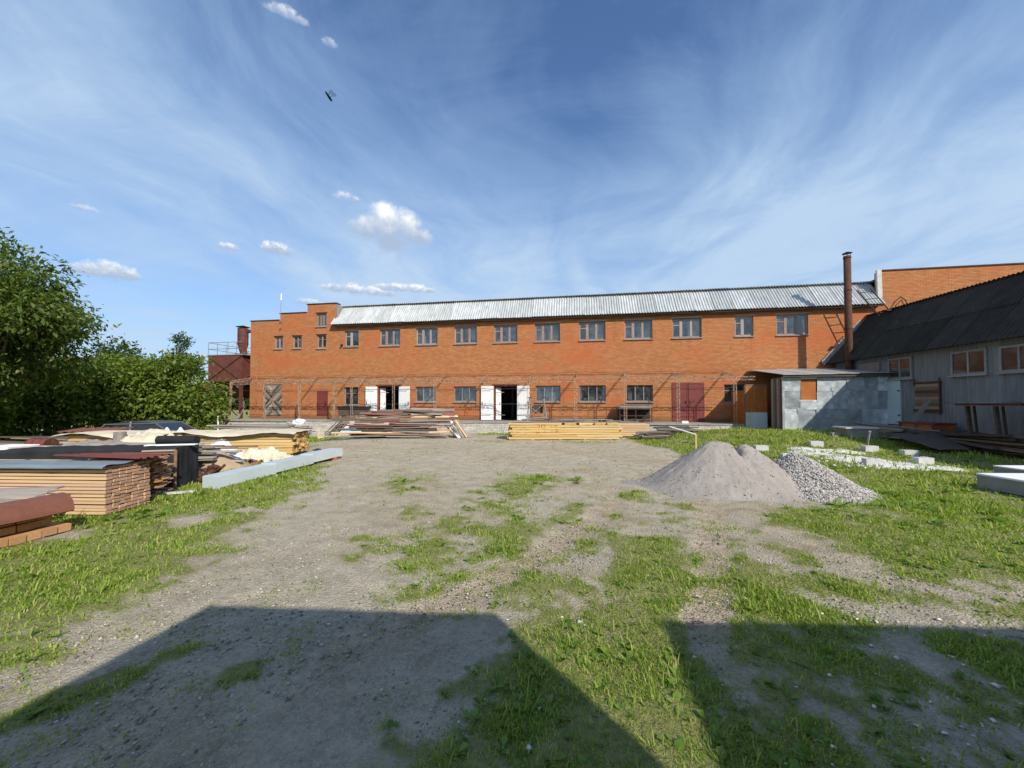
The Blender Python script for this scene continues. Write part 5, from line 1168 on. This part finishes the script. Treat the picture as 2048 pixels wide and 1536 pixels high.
# ------------------------------------------------------------------ sand and crushed stone
sp = thing('sand_pile', 'big pile of grey pinkish crushed granite sand in the yard', 'sand pile', (3.1, 8.95, 0))
n_ = 150; gx, gy = np.meshgrid(np.linspace(-2.3, 1.75, n_), np.linspace(-1.75, 1.75, n_))
def sandh(x, y):
    wx_ = (fbm(x*1.3, y*1.3, 3, 41)-.5)*.30
    d1 = np.hypot(np.where(x < -.28, (x+.28)*.86, np.maximum(0, x-.06)*1.0), (y+.02)*1.0)   # flat-topped crest
    h1 = .98-.84*np.sqrt(d1**2+.05**2)+.04
    d2 = np.hypot(x-.43, (y-.05)*1.0); h2 = 1.03-.84*np.sqrt(d2**2+.014)
    h = np.maximum(h1, h2)
    gul = fbm(np.arctan2(y+.02, x+.1)*7, np.hypot(x, y)*.8, 3, 77)-.5
    h = h+wx_*.16+gul*.07*np.clip(h*3, 0, 1)
    h = h-.15*np.exp(-((x-.22)/.055)**2-((y+.10)/.20)**2)          # the notch at the top
    foot = np.log1p(np.exp(np.clip(h*14, -30, 30)))/14
    foot = foot+.045*np.exp(-((x+1.75)/.5)**2-((y-.1)/.35)**2)
    return foot+(fbm(x*14, y*14, 3, 5)-.5)*.022*np.clip(foot*20, 0, 1)+(fbm(x*40, y*40, 2, 6)-.5)*.012*np.clip(foot*20, 0, 1)
sz_ = sandh(gx, gy)-.03
sidx = np.arange(n_*n_).reshape(n_, n_); Fq = np.stack([sidx[:-1, :-1], sidx[:-1, 1:], sidx[1:, 1:], sidx[1:, :-1]], -1).reshape(-1, 4)
obj('heap', np_mesh('sand_heap', np.stack([gx, gy, sz_], -1).reshape(-1, 3), Fq, sand_m, True), sp)
k_ = 1600; x = nrng.uniform(-2.2, 1.5, k_); y = nrng.uniform(-1.6, 1.3, k_); s_ = .008+.018*nrng.random(k_)**3
hh = sandh(x, y); kp = hh > .03; V, F_ = stones(x[kp], y[kp], hh[kp]-.03+s_[kp]*.2, s_[kp])
o = obj('grit', np_mesh('grit', V, F_, pebble_m), sp); o['kind'] = 'stuff'
gp_ = thing('gravel_pile', 'pile of grey crushed stone lying against the sand pile', 'gravel pile', (4.5, 9.0, 0))
def gravh(x, y):
    d = np.hypot(np.where(x > 0, x*.80, x*1.05), y*.92); h = .84-.80*np.sqrt(d*d+.003)+(fbm(x*2, y*2, 3, 31)-.5)*.10
    return np.log1p(np.exp(np.clip(h*14, -30, 30)))/14
gx, gy = np.meshgrid(np.linspace(-1.5, 1.7, 90), np.linspace(-1.3, 1.3, 90)); hz = gravh(gx, gy)-.05
sidx = np.arange(90*90).reshape(90, 90); Fq = np.stack([sidx[:-1, :-1], sidx[:-1, 1:], sidx[1:, 1:], sidx[1:, :-1]], -1).reshape(-1, 4)
obj('heap', np_mesh('gravel_heap', np.stack([gx, gy, hz], -1).reshape(-1, 3), Fq, sand_m, True), gp_)
k_ = 15000; x = nrng.uniform(-1.4, 1.65, k_); y = nrng.uniform(-1.25, .6, k_); hh = gravh(x, y); kp = hh > .025; x, y, hh = x[kp], y[kp], hh[kp]
s_ = .013+.017*nrng.random(len(x)); V, F_ = stones(x, y, hh-.045+nrng.random(len(x))*.02, s_, .8)
o = obj('crushed_stone', np_mesh('crushed_stone', V, F_, crushed_m), gp_); o['kind'] = 'stuff'

# ------------------------------------------------------------------ foundation marks: blocks, lime, stakes
bl_me = MB().box((0, 0, .1), (.42, .22, .2)).mesh('concrete_block', block_m)
for (x, y, rz, lab) in [(4.66, 15.1, .1, 'grey foundation block half hidden behind the sand pile'), (6.40, 15.0, .05, 'grey foundation block in the grass behind the sand pile crest'), (8.58, 15.8, .0, 'grey foundation block farthest back in the open grass'),
                        (6.44, 13.25, .0, 'grey foundation block right behind the gravel pile'), (8.27, 12.57, -.05, 'grey foundation block lying on the white lime patch'), (9.82, 15.05, .1, 'whitish foundation block below the leaning stake'),
                        (9.86, 13.05, .1, 'whitish foundation block in front of the tar paper sheet'), (10.5, 14.4, .05, 'grey foundation block at the corner of the tar paper sheet')]:
    o = thing('concrete_block', lab, 'block', (x, y, gz(x, y)), rz, 'foundation blocks set out on the grass')
    obj('body', bl_me, o)
    t_ = MB()
    for k in range(4): t_.box((rng.uniform(-.15, .15), rng.uniform(-.06, .06), .205), (.06, .05, .02), rz=rng.random())
    if y < 14: t_.build('mortar', lime_m, o)
o = thing('concrete_slab_stack', 'large pale concrete block with a slab top before the tin shed', 'block', (11.6, 18.1, gz(11.6, 18.1)), R(-4))
m_ = MB(); m_.box((0, 0, .17), (1.5, .9, .36)); m_.build('block', concrete, o); m_ = MB(); m_.box((-.05, 0, .385), (1.62, 1.0, .06)); m_.build('slab', concrete_lt, o); m_ = MB(); m_.box((-1.05, -.1, .08), (.3, .25, .18)); m_.build('block', concrete, o)
o = thing('leaning_stake', 'short wooden stake leaning beside the whitish foundation block', 'stake', (9.98, 15.45, gz(10, 15.4))); m_ = MB(); m_.bar((0, 0, -.05), (.18, .1, .62), .05, .03); m_.build('shaft', grey_wood, o); m_ = MB(); m_.box((.18, .1, .63), (.07, .05, .04)); m_.build('head', grey_wood, o)
lm = thing('lime_patch', 'white patch of spilled lime and mortar on the grass', 'lime', (8.35, 13.4, gz(8.35, 13.4)))
n_ = 90; gx, gy = np.meshgrid(np.linspace(-2.2, 2.0, n_), np.linspace(-2.0, 2.2, n_))
dd = np.minimum(seg_d(gx, gy, [(-.6, 1.7), (.6, 1.5)]), np.minimum(seg_d(gx, gy, [(-.8, 1.2), (.2, -.9), (1.3, -1.1)]), seg_d(gx, gy, [(-.2, .5), (1.0, -.5)])))
hz = .07*(1-sm(.10, .75, dd+(fbm(gx*2, gy*2, 3, 3)-.5)*.75))+(fbm(gx*6, gy*6, 3, 4)-.5)*.05-.022+(ground_z(gx+8.35, gy+13.4)-gz(8.35, 13.4))
sidx = np.arange(n_*n_).reshape(n_, n_); Fq = np.stack([sidx[:-1, :-1], sidx[:-1, 1:], sidx[1:, 1:], sidx[1:, :-1]], -1).reshape(-1, 4)
obj('spill', np_mesh('lime_spill', np.stack([gx, gy, hz], -1).reshape(-1, 3), Fq, lime_m, True), lm)
V, F_ = stones(nrng.normal(0, .9, 200), nrng.normal(.2, 1.0, 200), np.full(200, .03), .02+.03*nrng.random(200)); o = obj('lump', np_mesh('lime_lumps', V, F_, chip_m), lm); o['kind'] = 'stuff'
# white foam slab at the right edge
o = thing('foam_slab', 'thick white topped slab with dark sides lying at the right frame edge', 'slab', (8.22, 9.6, gz(8.2, 9.5)), R(-82))
m_ = MB(); m_.b2((0, 0, .03), (2.6, 2.4, .29)); m_.build('core', concrete, o); m_ = MB(); m_.b2((-.01, -.01, .292), (2.61, 2.41, .325)); m_.build('top_sheet', foam, o)
o = thing('foam_slab', 'second white topped slab behind the thick one at the right edge', 'slab', (9.85, 11.1, gz(9.8, 11)), R(-82)); m_ = MB(); m_.b2((0, 0, .03), (1.6, 1.2, .26)); m_.build('core', concrete, o); m_ = MB(); m_.b2((-.01, -.01, .262), (1.61, 1.21, .29)); m_.build('top_sheet', foam, o)

# ------------------------------------------------------------------ clutter along the grey store
gl = lambda ly, off: (14.2+off*.998-.0625*ly, 20.5+off*.0625+ly*.998)
tb = thing('scrap_table', 'long table of a thin pale sheet on dark timber legs by the store', 'table', (*gl(-5.2, -1.2), .30), GR)
m_ = MB(); m_.grid(lambda u, v: (-.45+.9*v, -1.6+2.7*u, 1.50+.015*nz3(u*4, v*2)), 20, 4); m_.grid(lambda u, v: (-.45+.9*v, -1.6+2.7*u, 1.475+.015*nz3(u*4, v*2)), 20, 4); m_.build('tabletop', pale_blue, tb)
m_ = MB(); m_.b2((-.22, -1.2, 1.40), (.22, .75, 1.465)); m_.build('apron', maroon, tb)
for y in (.45, -.4):
    m_ = MB(); m_.bar((-.1, y-.12, .0), (-.1, y, 1.38), .11, .07); m_.build('leg', dark_wood, tb); m_ = MB(); m_.bar((.10, y-.10, .3), (.10, y, 1.38), .05, .05); m_.build('leg', dark_wood, tb)
ob = thing('orange_crate', 'dark orange boarded crate below the hatch of the store', 'crate', (*gl(-2.5, -.65), .35), GR)
m_ = MB(); m_.b2((-.35, -.75, 0), (.35, .75, .60)); m_.build('box', orange_board, ob); m_ = MB(); m_.b2((-.40, -.8, .602), (.40, .8, .66)); m_.build('lid', maroon, ob)
for y in (-.7, 0, .7): m_ = MB(); m_.b2((-.375, y-.05, 0), (-.351, y+.05, .6)); m_.build('batten', dark_wood, ob)
lp_ = thing('leaning_plank', 'pale plank leaning upright against the hatch of the store', 'plank', (*gl(-2.05, -1.1), .35), GR); d = Vector((.75, -.28, 1.62)); plank(lp_, d/2, (d.length, .16, .04), [grey_wood], d.to_track_quat('X', 'Y').to_euler())
ta = thing('tar_paper_sheet', 'dark tar paper sheet sloping off the junk pile toward the grass', 'roofing sheet', (12.6, 15.9, gz(12.6, 15.9)), R(20))
cloth('sheet', bark_board if False else dark_wood, ta, 20, 12, lambda u, v: (-1.3+2.9*u, -.75+1.6*v, .06+.40*v+.12*u*v+.03*nz3(u*4, v*4)))
for (loc, rz, L, wd, n, h, mats, lab) in [((12.4, 18.2), 84, 3.2, 1.2, 24, .40, [grey_wood, dark_wood], 'jumble of grey planks lying before the pale store door'), ((13.7, 15.4), 86, 4.2, 1.6, 44, .55, [dark_wood, dark_wood, brown_wood], 'dark junk timber pile heaped along the store'),
                                          ((14.0, 12.2), 90, 3.6, 1.8, 36, .55, [dark_wood, brown_wood, grey_wood], 'dark timber pile under the table legs at the right edge')]:
    pile('timber_junk', lab, (*loc, gz(*loc)), R(rz), L, wd, n, mats, .02, h, 'timber pile', 'junk timber piles along the grey store', (.03, .09), .07)
lr = thing('long_rail', 'long pale rail lying across the planks by the tin shed', 'rail', (12.0, 17.6, gz(12, 17.6)), 0); m_ = MB(); m_.bar((-.9, 2.2, .75), (1.2, -.9, .40), .06, .05); m_.build('rail', grey_wood, lr)
# ------------------------------------------------------------------ parked car behind the piles
car = thing('parked_car', 'grey hatchback parked beyond the board piles under the trees', 'car', (-18.95, 14.55, gz(-19, 14.5)-.02), R(12))
car_paint = plain('car_paint', (.20, .21, .225), (.19, .20, .215), 2, .28, metal=.6, bstr=0, rv=0, spec=.6)
car_glass = plain('car_glass', (.012, .014, .016), (.015, .017, .02), 2, .05, bstr=0, rv=0, spec=.7)
tyre = plain('tyre_rubber', (.02, .02, .02), (.03, .03, .03), 4, .9); rim_m = plain('wheel_rim', (.5, .5, .52), (.4, .4, .42), 4, .4, metal=.8)
# x forward to the left: profile sections (x, half width, z bottom, z shoulder)
prof = [(-2.05, .70, .45, .78), (-1.98, .80, .30, .90), (-1.5, .86, .24, .96), (-.5, .88, .22, .95), (.6, .88, .22, .93), (1.1, .87, .24, .90), (1.7, .82, .26, .80), (2.05, .70, .32, .66), (2.12, .55, .40, .55)]
m_ = MB(); ring = []
for (x, w_, zb, zt) in prof: ring.append([(x, -w_*.93, zb), (x, -w_, zb+.18*(zt-zb)), (x, -w_, zt-.12), (x, -w_*.93, zt), (x, w_*.93, zt), (x, w_, zt-.12), (x, w_, zb+.18*(zt-zb)), (x, w_*.93, zb)])
vs = [p for r_ in ring for p in r_]; fs = []
for i in range(len(ring)-1):
    for k in range(8): fs.append((i*8+k, i*8+(k+1) % 8, (i+1)*8+(k+1) % 8, (i+1)*8+k))
fs += [tuple(range(8)), tuple(range(len(vs)-1, len(vs)-9, -1))]
m_.add(vs, fs); o = m_.build('body', car_paint, car, True)
cab = [(-1.95, .78, .93), (-1.55, .70, 1.30), (-.7, .68, 1.44), (.2, .67, 1.42), (.55, .68, 1.34), (1.30, .78, .90)]
m_ = MB(); vs = []
for (x, w_, z) in cab: vs += [(x, -w_, z), (x, w_, z)]
m_.add(vs, [(2*i, 2*i+1, 2*i+3, 2*i+2) for i in range(5) if i not in (0, 4)])
m_.build('roof', car_paint, car, True)
m_ = MB(); m_.add([vs[0], vs[1], vs[3], vs[2]], [(0, 1, 2, 3)]); m_.build('rear_window', car_glass, car)
m_ = MB(); m_.add([vs[8], vs[9], vs[11], vs[10]], [(0, 1, 2, 3)]); m_.build('windscreen', car_glass, car)
for s_ in (-1, 1):
    k = 0 if s_ < 0 else 1
    poly = [vs[2*i+k] for i in range(6)]+[(1.30, s_*.80, .90), (-1.95, s_*.80, .93)]
    m_ = MB(); m_.add(poly, [tuple(range(8))]); m_.build('side_window', car_glass, car)
    for (a, b) in [((-1.93, s_*.785, .93), (-1.55, s_*.705, 1.31)), ((1.30, s_*.79, .90), (.55, s_*.69, 1.35)), ((-.45, s_*.80, .92), (-.5, s_*.69, 1.43)), ((-1.6, s_*.71, 1.31), (.55, s_*.695, 1.36))]:
        m_ = MB(); m_.bar(a, b, .07 if a[0] != -.45 else .06, .045); m_.build('pillar', car_paint, car)
    for x in (-1.25, 1.30):
        m_ = MB(); m_.tube((x, s_*.70, .31), (x, s_*.885, .31), .31, .31, 20); wlo = m_.build('wheel', tyre, car); m_ = MB(); m_.tube((x, s_*.886, .31), (x, s_*.892, .31), .20, .19, 16); m_.build('rim', rim_m, wlo)
    m_ = MB(); m_.box((.95, s_*.93, 1.0), (.12, .18, .12)); m_.build('mirror', car_paint, car)
    m_ = MB(); m_.box((1.98, s_*.55, .66), (.16, .26, .10)); m_.build('headlight', white_paint, car)
    m_ = MB(); m_.box((-1.99, s_*.66, .80), (.08, .18, .16)); m_.build('tail_light', maroon, car)
    m_ = MB(); m_.box((-.1, s_*.885, .82), (.16, .02, .03)); m_.build('handle', rim_m, car)

# ------------------------------------------------------------------ trees
def leaves_at(P, N_, size, asp, droop, seed):
    """rhombic folded leaves at points P with outward directions N_"""
    r_ = np.random.default_rng(seed); n = len(P)
    d = N_+r_.normal(0, .55, (n, 3)); d[:, 2] -= droop; d /= np.linalg.norm(d, axis=1, keepdims=True)
    t = np.cross(d, r_.normal(0, 1, (n, 3))+np.array([0, 0, 2.0])); t /= np.linalg.norm(t, axis=1, keepdims=True)+1e-9
    u = np.cross(t, d); s_ = size*(.6+.8*r_.random(n))[:, None]; w_ = s_*asp
    V = np.stack([P, P+d*s_*.5+t*w_+u*s_*.10, P+d*s_, P+d*s_*.5-t*w_+u*s_*.10], 1).reshape(-1, 3)
    b = np.arange(n)*4; F_ = np.stack([np.stack([b, b+1, b+2], -1), np.stack([b, b+2, b+3], -1)], 1).reshape(-1, 3)
    return V, F_
def tree(name, label, loc, lobes, n_cl, per, size, asp, mat_, seed, trunk_r=.2, fork=.35, droop=.5, clr=.32, group=None, fill=.55):
    r_ = np.random.default_rng(seed); root = thing(name, label, 'tree', loc, 0, group)
    L = np.array(lobes, float); vol = L[:, 3]*L[:, 4]*L[:, 5]; pk = r_.choice(len(L), n_cl, p=(vol**.7)/np.sum(vol**.7))
    dirv = r_.normal(0, 1, (n_cl, 3)); dirv /= np.linalg.norm(dirv, axis=1, keepdims=True)
    rad_ = np.where(r_.random(n_cl) < fill, .78+.30*r_.random(n_cl), r_.random(n_cl)**.5)
    bump_ = 1+.22*np.sin(dirv[:, 0]*5+seed)*np.cos(dirv[:, 1]*4.3+dirv[:, 2]*5.1+seed*2)
    C_ = L[pk, :3]+dirv*L[pk, 3:6]*(rad_*bump_)[:, None]
    gap = fbm(C_[:, 0]*.9+C_[:, 1]*.4+50, C_[:, 2]*.9+C_[:, 1]*.35+50, 3, seed) > .40
    sel = gap & (C_[:, 2] > .25); C_ = C_[sel]; dirv = dirv[sel]
    m_ = len(C_); P = np.repeat(C_, per, 0)+r_.normal(0, 1, (m_*per, 3))*clr*np.array([1, 1, .62]); Nn = np.repeat(dirv, per, 0)*.7+r_.normal(0, .5, (m_*per, 3))
    keep = P[:, 2] > .1; V, F_ = leaves_at(P[keep], Nn[keep], size, asp, droop, seed+1)
    obj('crown', np_mesh('crown', V, F_, mat_), root)
    H = L[:, 2].mean(); mt = MB(); top = Vector((L[:, 0].mean(), L[:, 1].mean(), H*fork*2))
    mt.tube((0, 0, -.2), top*.5, trunk_r*1.25, trunk_r, 10, False); mt.tube(top*.5, top, trunk_r, trunk_r*.72, 10, False); mt.build('trunk', bark_m, root)
    lb = MB(); r3 = random.Random(seed)
    for k in range(min(len(C_), 26 if len(L) > 3 else 14)):
        q = Vector(C_[r3.randrange(len(C_))]); a = top*r3.uniform(.55, 1.0); mid = a.lerp(q, .5)+Vector((r3.gauss(0, .12), r3.gauss(0, .12), .2)); rr = trunk_r*r3.uniform(.22, .42)
        lb.tube(a, mid, rr, rr*.6, 6, False); lb.tube(mid, q, rr*.6, rr*.18, 5, False)
    lb.build('limb', bark_m, root); return root
G_ = lambda x, y: (x, y, gz(x, y)-.05)
tree('walnut_tree', 'tall walnut tree with drooping leaves filling the left frame edge', G_(-24.4, 12.2),
     [(-1.2, .0, 6.6, 3.4, 3.0, 2.9), (1.3, -.4, 7.2, 1.8, 1.8, 1.5), (2.0, -.6, 5.9, 1.8, 1.8, 1.4), (3.5, -.8, 5.6, 1.6, 1.4, .85), (.2, -1.6, 3.6, 2.2, 2.0, 1.7), (-2.4, -1.2, 3.4, 2.8, 2.4, 2.2), (-3.4, .4, 6.0, 2.8, 2.6, 2.4), (1.6, .6, 4.0, 1.6, 1.4, .8)],
     3000, 20, .225, .22, leaf_walnut, 3, .26, .30, .55, .30, fill=.62)
HG = 'hedge trees between the yard and the field'
for i, (x, y, lobes, n, lab) in enumerate([
    (-24.4, 20.8, [(0, 0, 3.1, 1.5, 1.5, 2.0), (.9, -.3, 1.9, 1.2, 1.1, 1.5), (-.7, 0, 1.4, 1.4, 1.3, 1.2)], 900, 'leafy hedge tree brushing against the hopper legs'),
    (-26.8, 20.0, [(0, 0, 3.2, 1.7, 1.6, 1.9), (-.6, 0, 1.6, 1.7, 1.5, 1.4), (.6, .2, 3.9, 1.0, 1.0, .8)], 950, 'leafy hedge tree second from the hopper'),
    (-29.2, 19.2, [(0, 0, 3.2, 1.8, 1.6, 1.8), (.5, 0, 1.7, 1.8, 1.5, 1.4), (-.5, .2, 3.9, 1.2, 1.0, .8)], 950, 'leafy hedge tree behind the parked car'),
    (-31.6, 18.2, [(0, 0, 2.9, 1.9, 1.7, 1.7), (-.4, 0, 1.5, 1.9, 1.5, 1.4), (.3, .1, 3.6, 1.1, 1.0, .7)], 950, 'leafy hedge tree left of the parked car'),
    (-34.2, 17.2, [(0, 0, 2.6, 2.0, 1.8, 1.6), (.4, 0, 1.4, 2.0, 1.6, 1.4)], 800, 'leafy hedge tree beside the walnut crown'),
    (-37.2, 16.6, [(0, 0, 2.6, 2.2, 1.8, 1.6), (.4, 0, 1.4, 2.2, 1.6, 1.4)], 700, 'leafy hedge tree hidden behind the walnut crown')]):
    tree('hedge_tree', lab, G_(x, y), lobes, n, 15, .26, .28, leaf_hedge, 20+i, .13, .3, .35, .30, HG, .66)
tree('hedge_tree', 'dark hedge tree standing behind the hopper legs', G_(-26.5, 31.0), [(0, 0, 2.2, 3.0, 1.5, 1.8), (2.5, 0, 1.8, 2.2, 1.2, 1.6)], 600, 14, .28, .28, leaf_hedge, 61, .15, .3, .35, .30, HG, .66)
tree('round_tree', 'pale round topped tree rising behind the hedge at left', G_(-43.8, 30.0), [(0, 0, 6.6, 1.8, 1.6, 1.7), (1.0, 0, 5.2, 1.8, 1.6, 1.6), (-.9, 0, 5.0, 1.9, 1.6, 1.6)], 520, 13, .30, .3, leaf_far, 41, .2, .35, .3, .30)
cf = tree('upright_tree', 'narrow upright tree with stepped branches behind the hedge near the hopper', G_(-36.7, 30.2), [(0, 0, 7.9, .45, .45, 1.1), (-.5, 0, 6.6, .9, .6, .45), (.6, 0, 6.2, 1.1, .6, .5), (1.3, 0, 5.4, 1.2, .7, .5), (-1.0, 0, 5.4, 1.2, .7, .5), (.0, 0, 5.2, 1.6, 1.0, .9), (.3, 0, 8.3, .25, .25, .9), (2.4, 0, 5.3, .8, .5, .35)], 420, 13, .24, .3, leaf_far, 47, .14, .5, .1, .22, None, .8)
tree('round_tree', 'small pale tree top left of the narrow upright tree', G_(-39.6, 29.5), [(0, 0, 5.2, 1.5, 1.2, 1.1), (.8, 0, 5.0, 1.0, 1.0, .8)], 300, 13, .28, .3, leaf_far, 53, .12, .35, .3, .28)
# distant wood closing the horizon on both sides
nW = 60000; aW = np.concatenate([nrng.uniform(R(95), R(205), nW//2), nrng.uniform(R(-40), R(95), nW//2)]); rW = nrng.uniform(110, 150, nW)
hW = (4.5+4*fbm(aW*22, aW*0+3, 4, 9))*nrng.random(nW)**.7; P = np.stack([rW*np.cos(aW), rW*np.sin(aW), hW], -1)
V, F_ = leaves_at(P, nrng.normal(0, 1, (nW, 3)), 1.6, .4, 0, 5)
tag(obj('distant_wood', np_mesh('distant_wood', V, F_, leaf_far)), 'distant green wood along the horizon behind the buildings', 'wood', kind='stuff')

# ------------------------------------------------------------------ two garages just behind the camera; their shadows lie across the foreground
grd = plain('garage_render', (.40, .37, .33), (.32, .30, .27), 2, .9)
for nm, lab, (x0, y0), (x1, y1), dep, H_ in [('garage', 'low flat roofed rendered garage standing behind the camera on the left', (.53, -1.08), (3.04, -.79), 7.0, 4.0),
                                       ('garage', 'wide flat roofed rendered garage standing behind the camera on the right', (4.40, -.66), (14.5, .75), 7.0, 4.0)]:
    rz = math.atan2(y1-y0, x1-x0); L = math.hypot(x1-x0, y1-y0); o = thing(nm, lab, 'garage', (x0, y0, 0), 0)
    c_, s_ = math.cos(rz)*L, math.sin(rz)*L
    def slab(z0, z1, e):
        m_ = MB(); m_.add([(-e, e*.5, z0), (c_+e, s_+e*.5, z0), (c_+e, -dep, z0), (-e, -dep, z0), (-e, e*.5, z1), (c_+e, s_+e*.5, z1), (c_+e, -dep, z1), (-e, -dep, z1)], [(0, 3, 2, 1), (4, 5, 6, 7), (0, 1, 5, 4), (1, 2, 6, 5), (2, 3, 7, 6), (3, 0, 4, 7)]); return m_
    slab(-.2, H_-.15, -.004).build('wall', grd, o); slab(H_-.148, H_, 0).build('roof', concrete, o)
    m_ = MB(); w2 = min(1.1, L*.36); q = rz
    mid = Vector((c_/2, s_/2, 0)); d = Vector((math.cos(rz), math.sin(rz), 0)); nn = Vector((-math.sin(rz), math.cos(rz), 0))
    m_.add([tuple(mid-d*w2+nn*.03), tuple(mid+d*w2+nn*.03), tuple(mid+d*w2+nn*.03+Vector((0, 0, 2.3))), tuple(mid-d*w2+nn*.03+Vector((0, 0, 2.3))), tuple(mid-d*w2-nn*.01), tuple(mid+d*w2-nn*.01), tuple(mid+d*w2-nn*.01+Vector((0, 0, 2.3))), tuple(mid-d*w2-nn*.01+Vector((0, 0, 2.3)))],
           [(0, 1, 2, 3), (4, 7, 6, 5), (0, 4, 5, 1), (1, 5, 6, 2), (2, 6, 7, 3), (3, 7, 4, 0)]); m_.build('door', maroon, o)

# ------------------------------------------------------------------ the fly in front of the sky
fy = thing('flying_insect', 'dark flying insect with one raised pale wing against the sky', 'insect', (-.637*.55+.0, .887*.55, 1.8+.797*.55), R(30))
m_ = MB(); dv = Vector((.0062, 0, -.0085)); n = 8
prof_ = [(-1, .0004), (-.7, .0013), (-.2, .0016), (.3, .0018), (.7, .0016), (1, .0006)]
for (a, ra), (b, rb_) in zip(prof_[:-1], prof_[1:]): m_.tube(dv*a*.72, dv*b*.72, ra, rb_, 8, True)
m_.build('body', dark_metal, fy)
wm, t = newmat('insect_wing'); t.link(t.n('ShaderNodeMixShader', 0, i_0=.45, i_1=t.n('ShaderNodeBsdfTransparent', 0), i_2=t.n('ShaderNodeBsdfDiffuse', 0, i_Color=(.30, .32, .34, 1))), t.n('ShaderNodeOutputMaterial', None).inputs[0])
for s_ in (0, 1):
    m_ = MB(); base = Vector((-.001+.002*s_, -.001+.002*s_, 0)); pts = [base]
    for k in range(9): a = math.pi*k/8; pts.append(base+Vector((.0042+.0032*math.cos(a)+.002*s_, .001*s_+.0005, .0055+.0048*math.sin(a)-.001*s_)))
    m_.add(pts, [tuple(range(len(pts)))]); m_.build('wing', wm, fy)
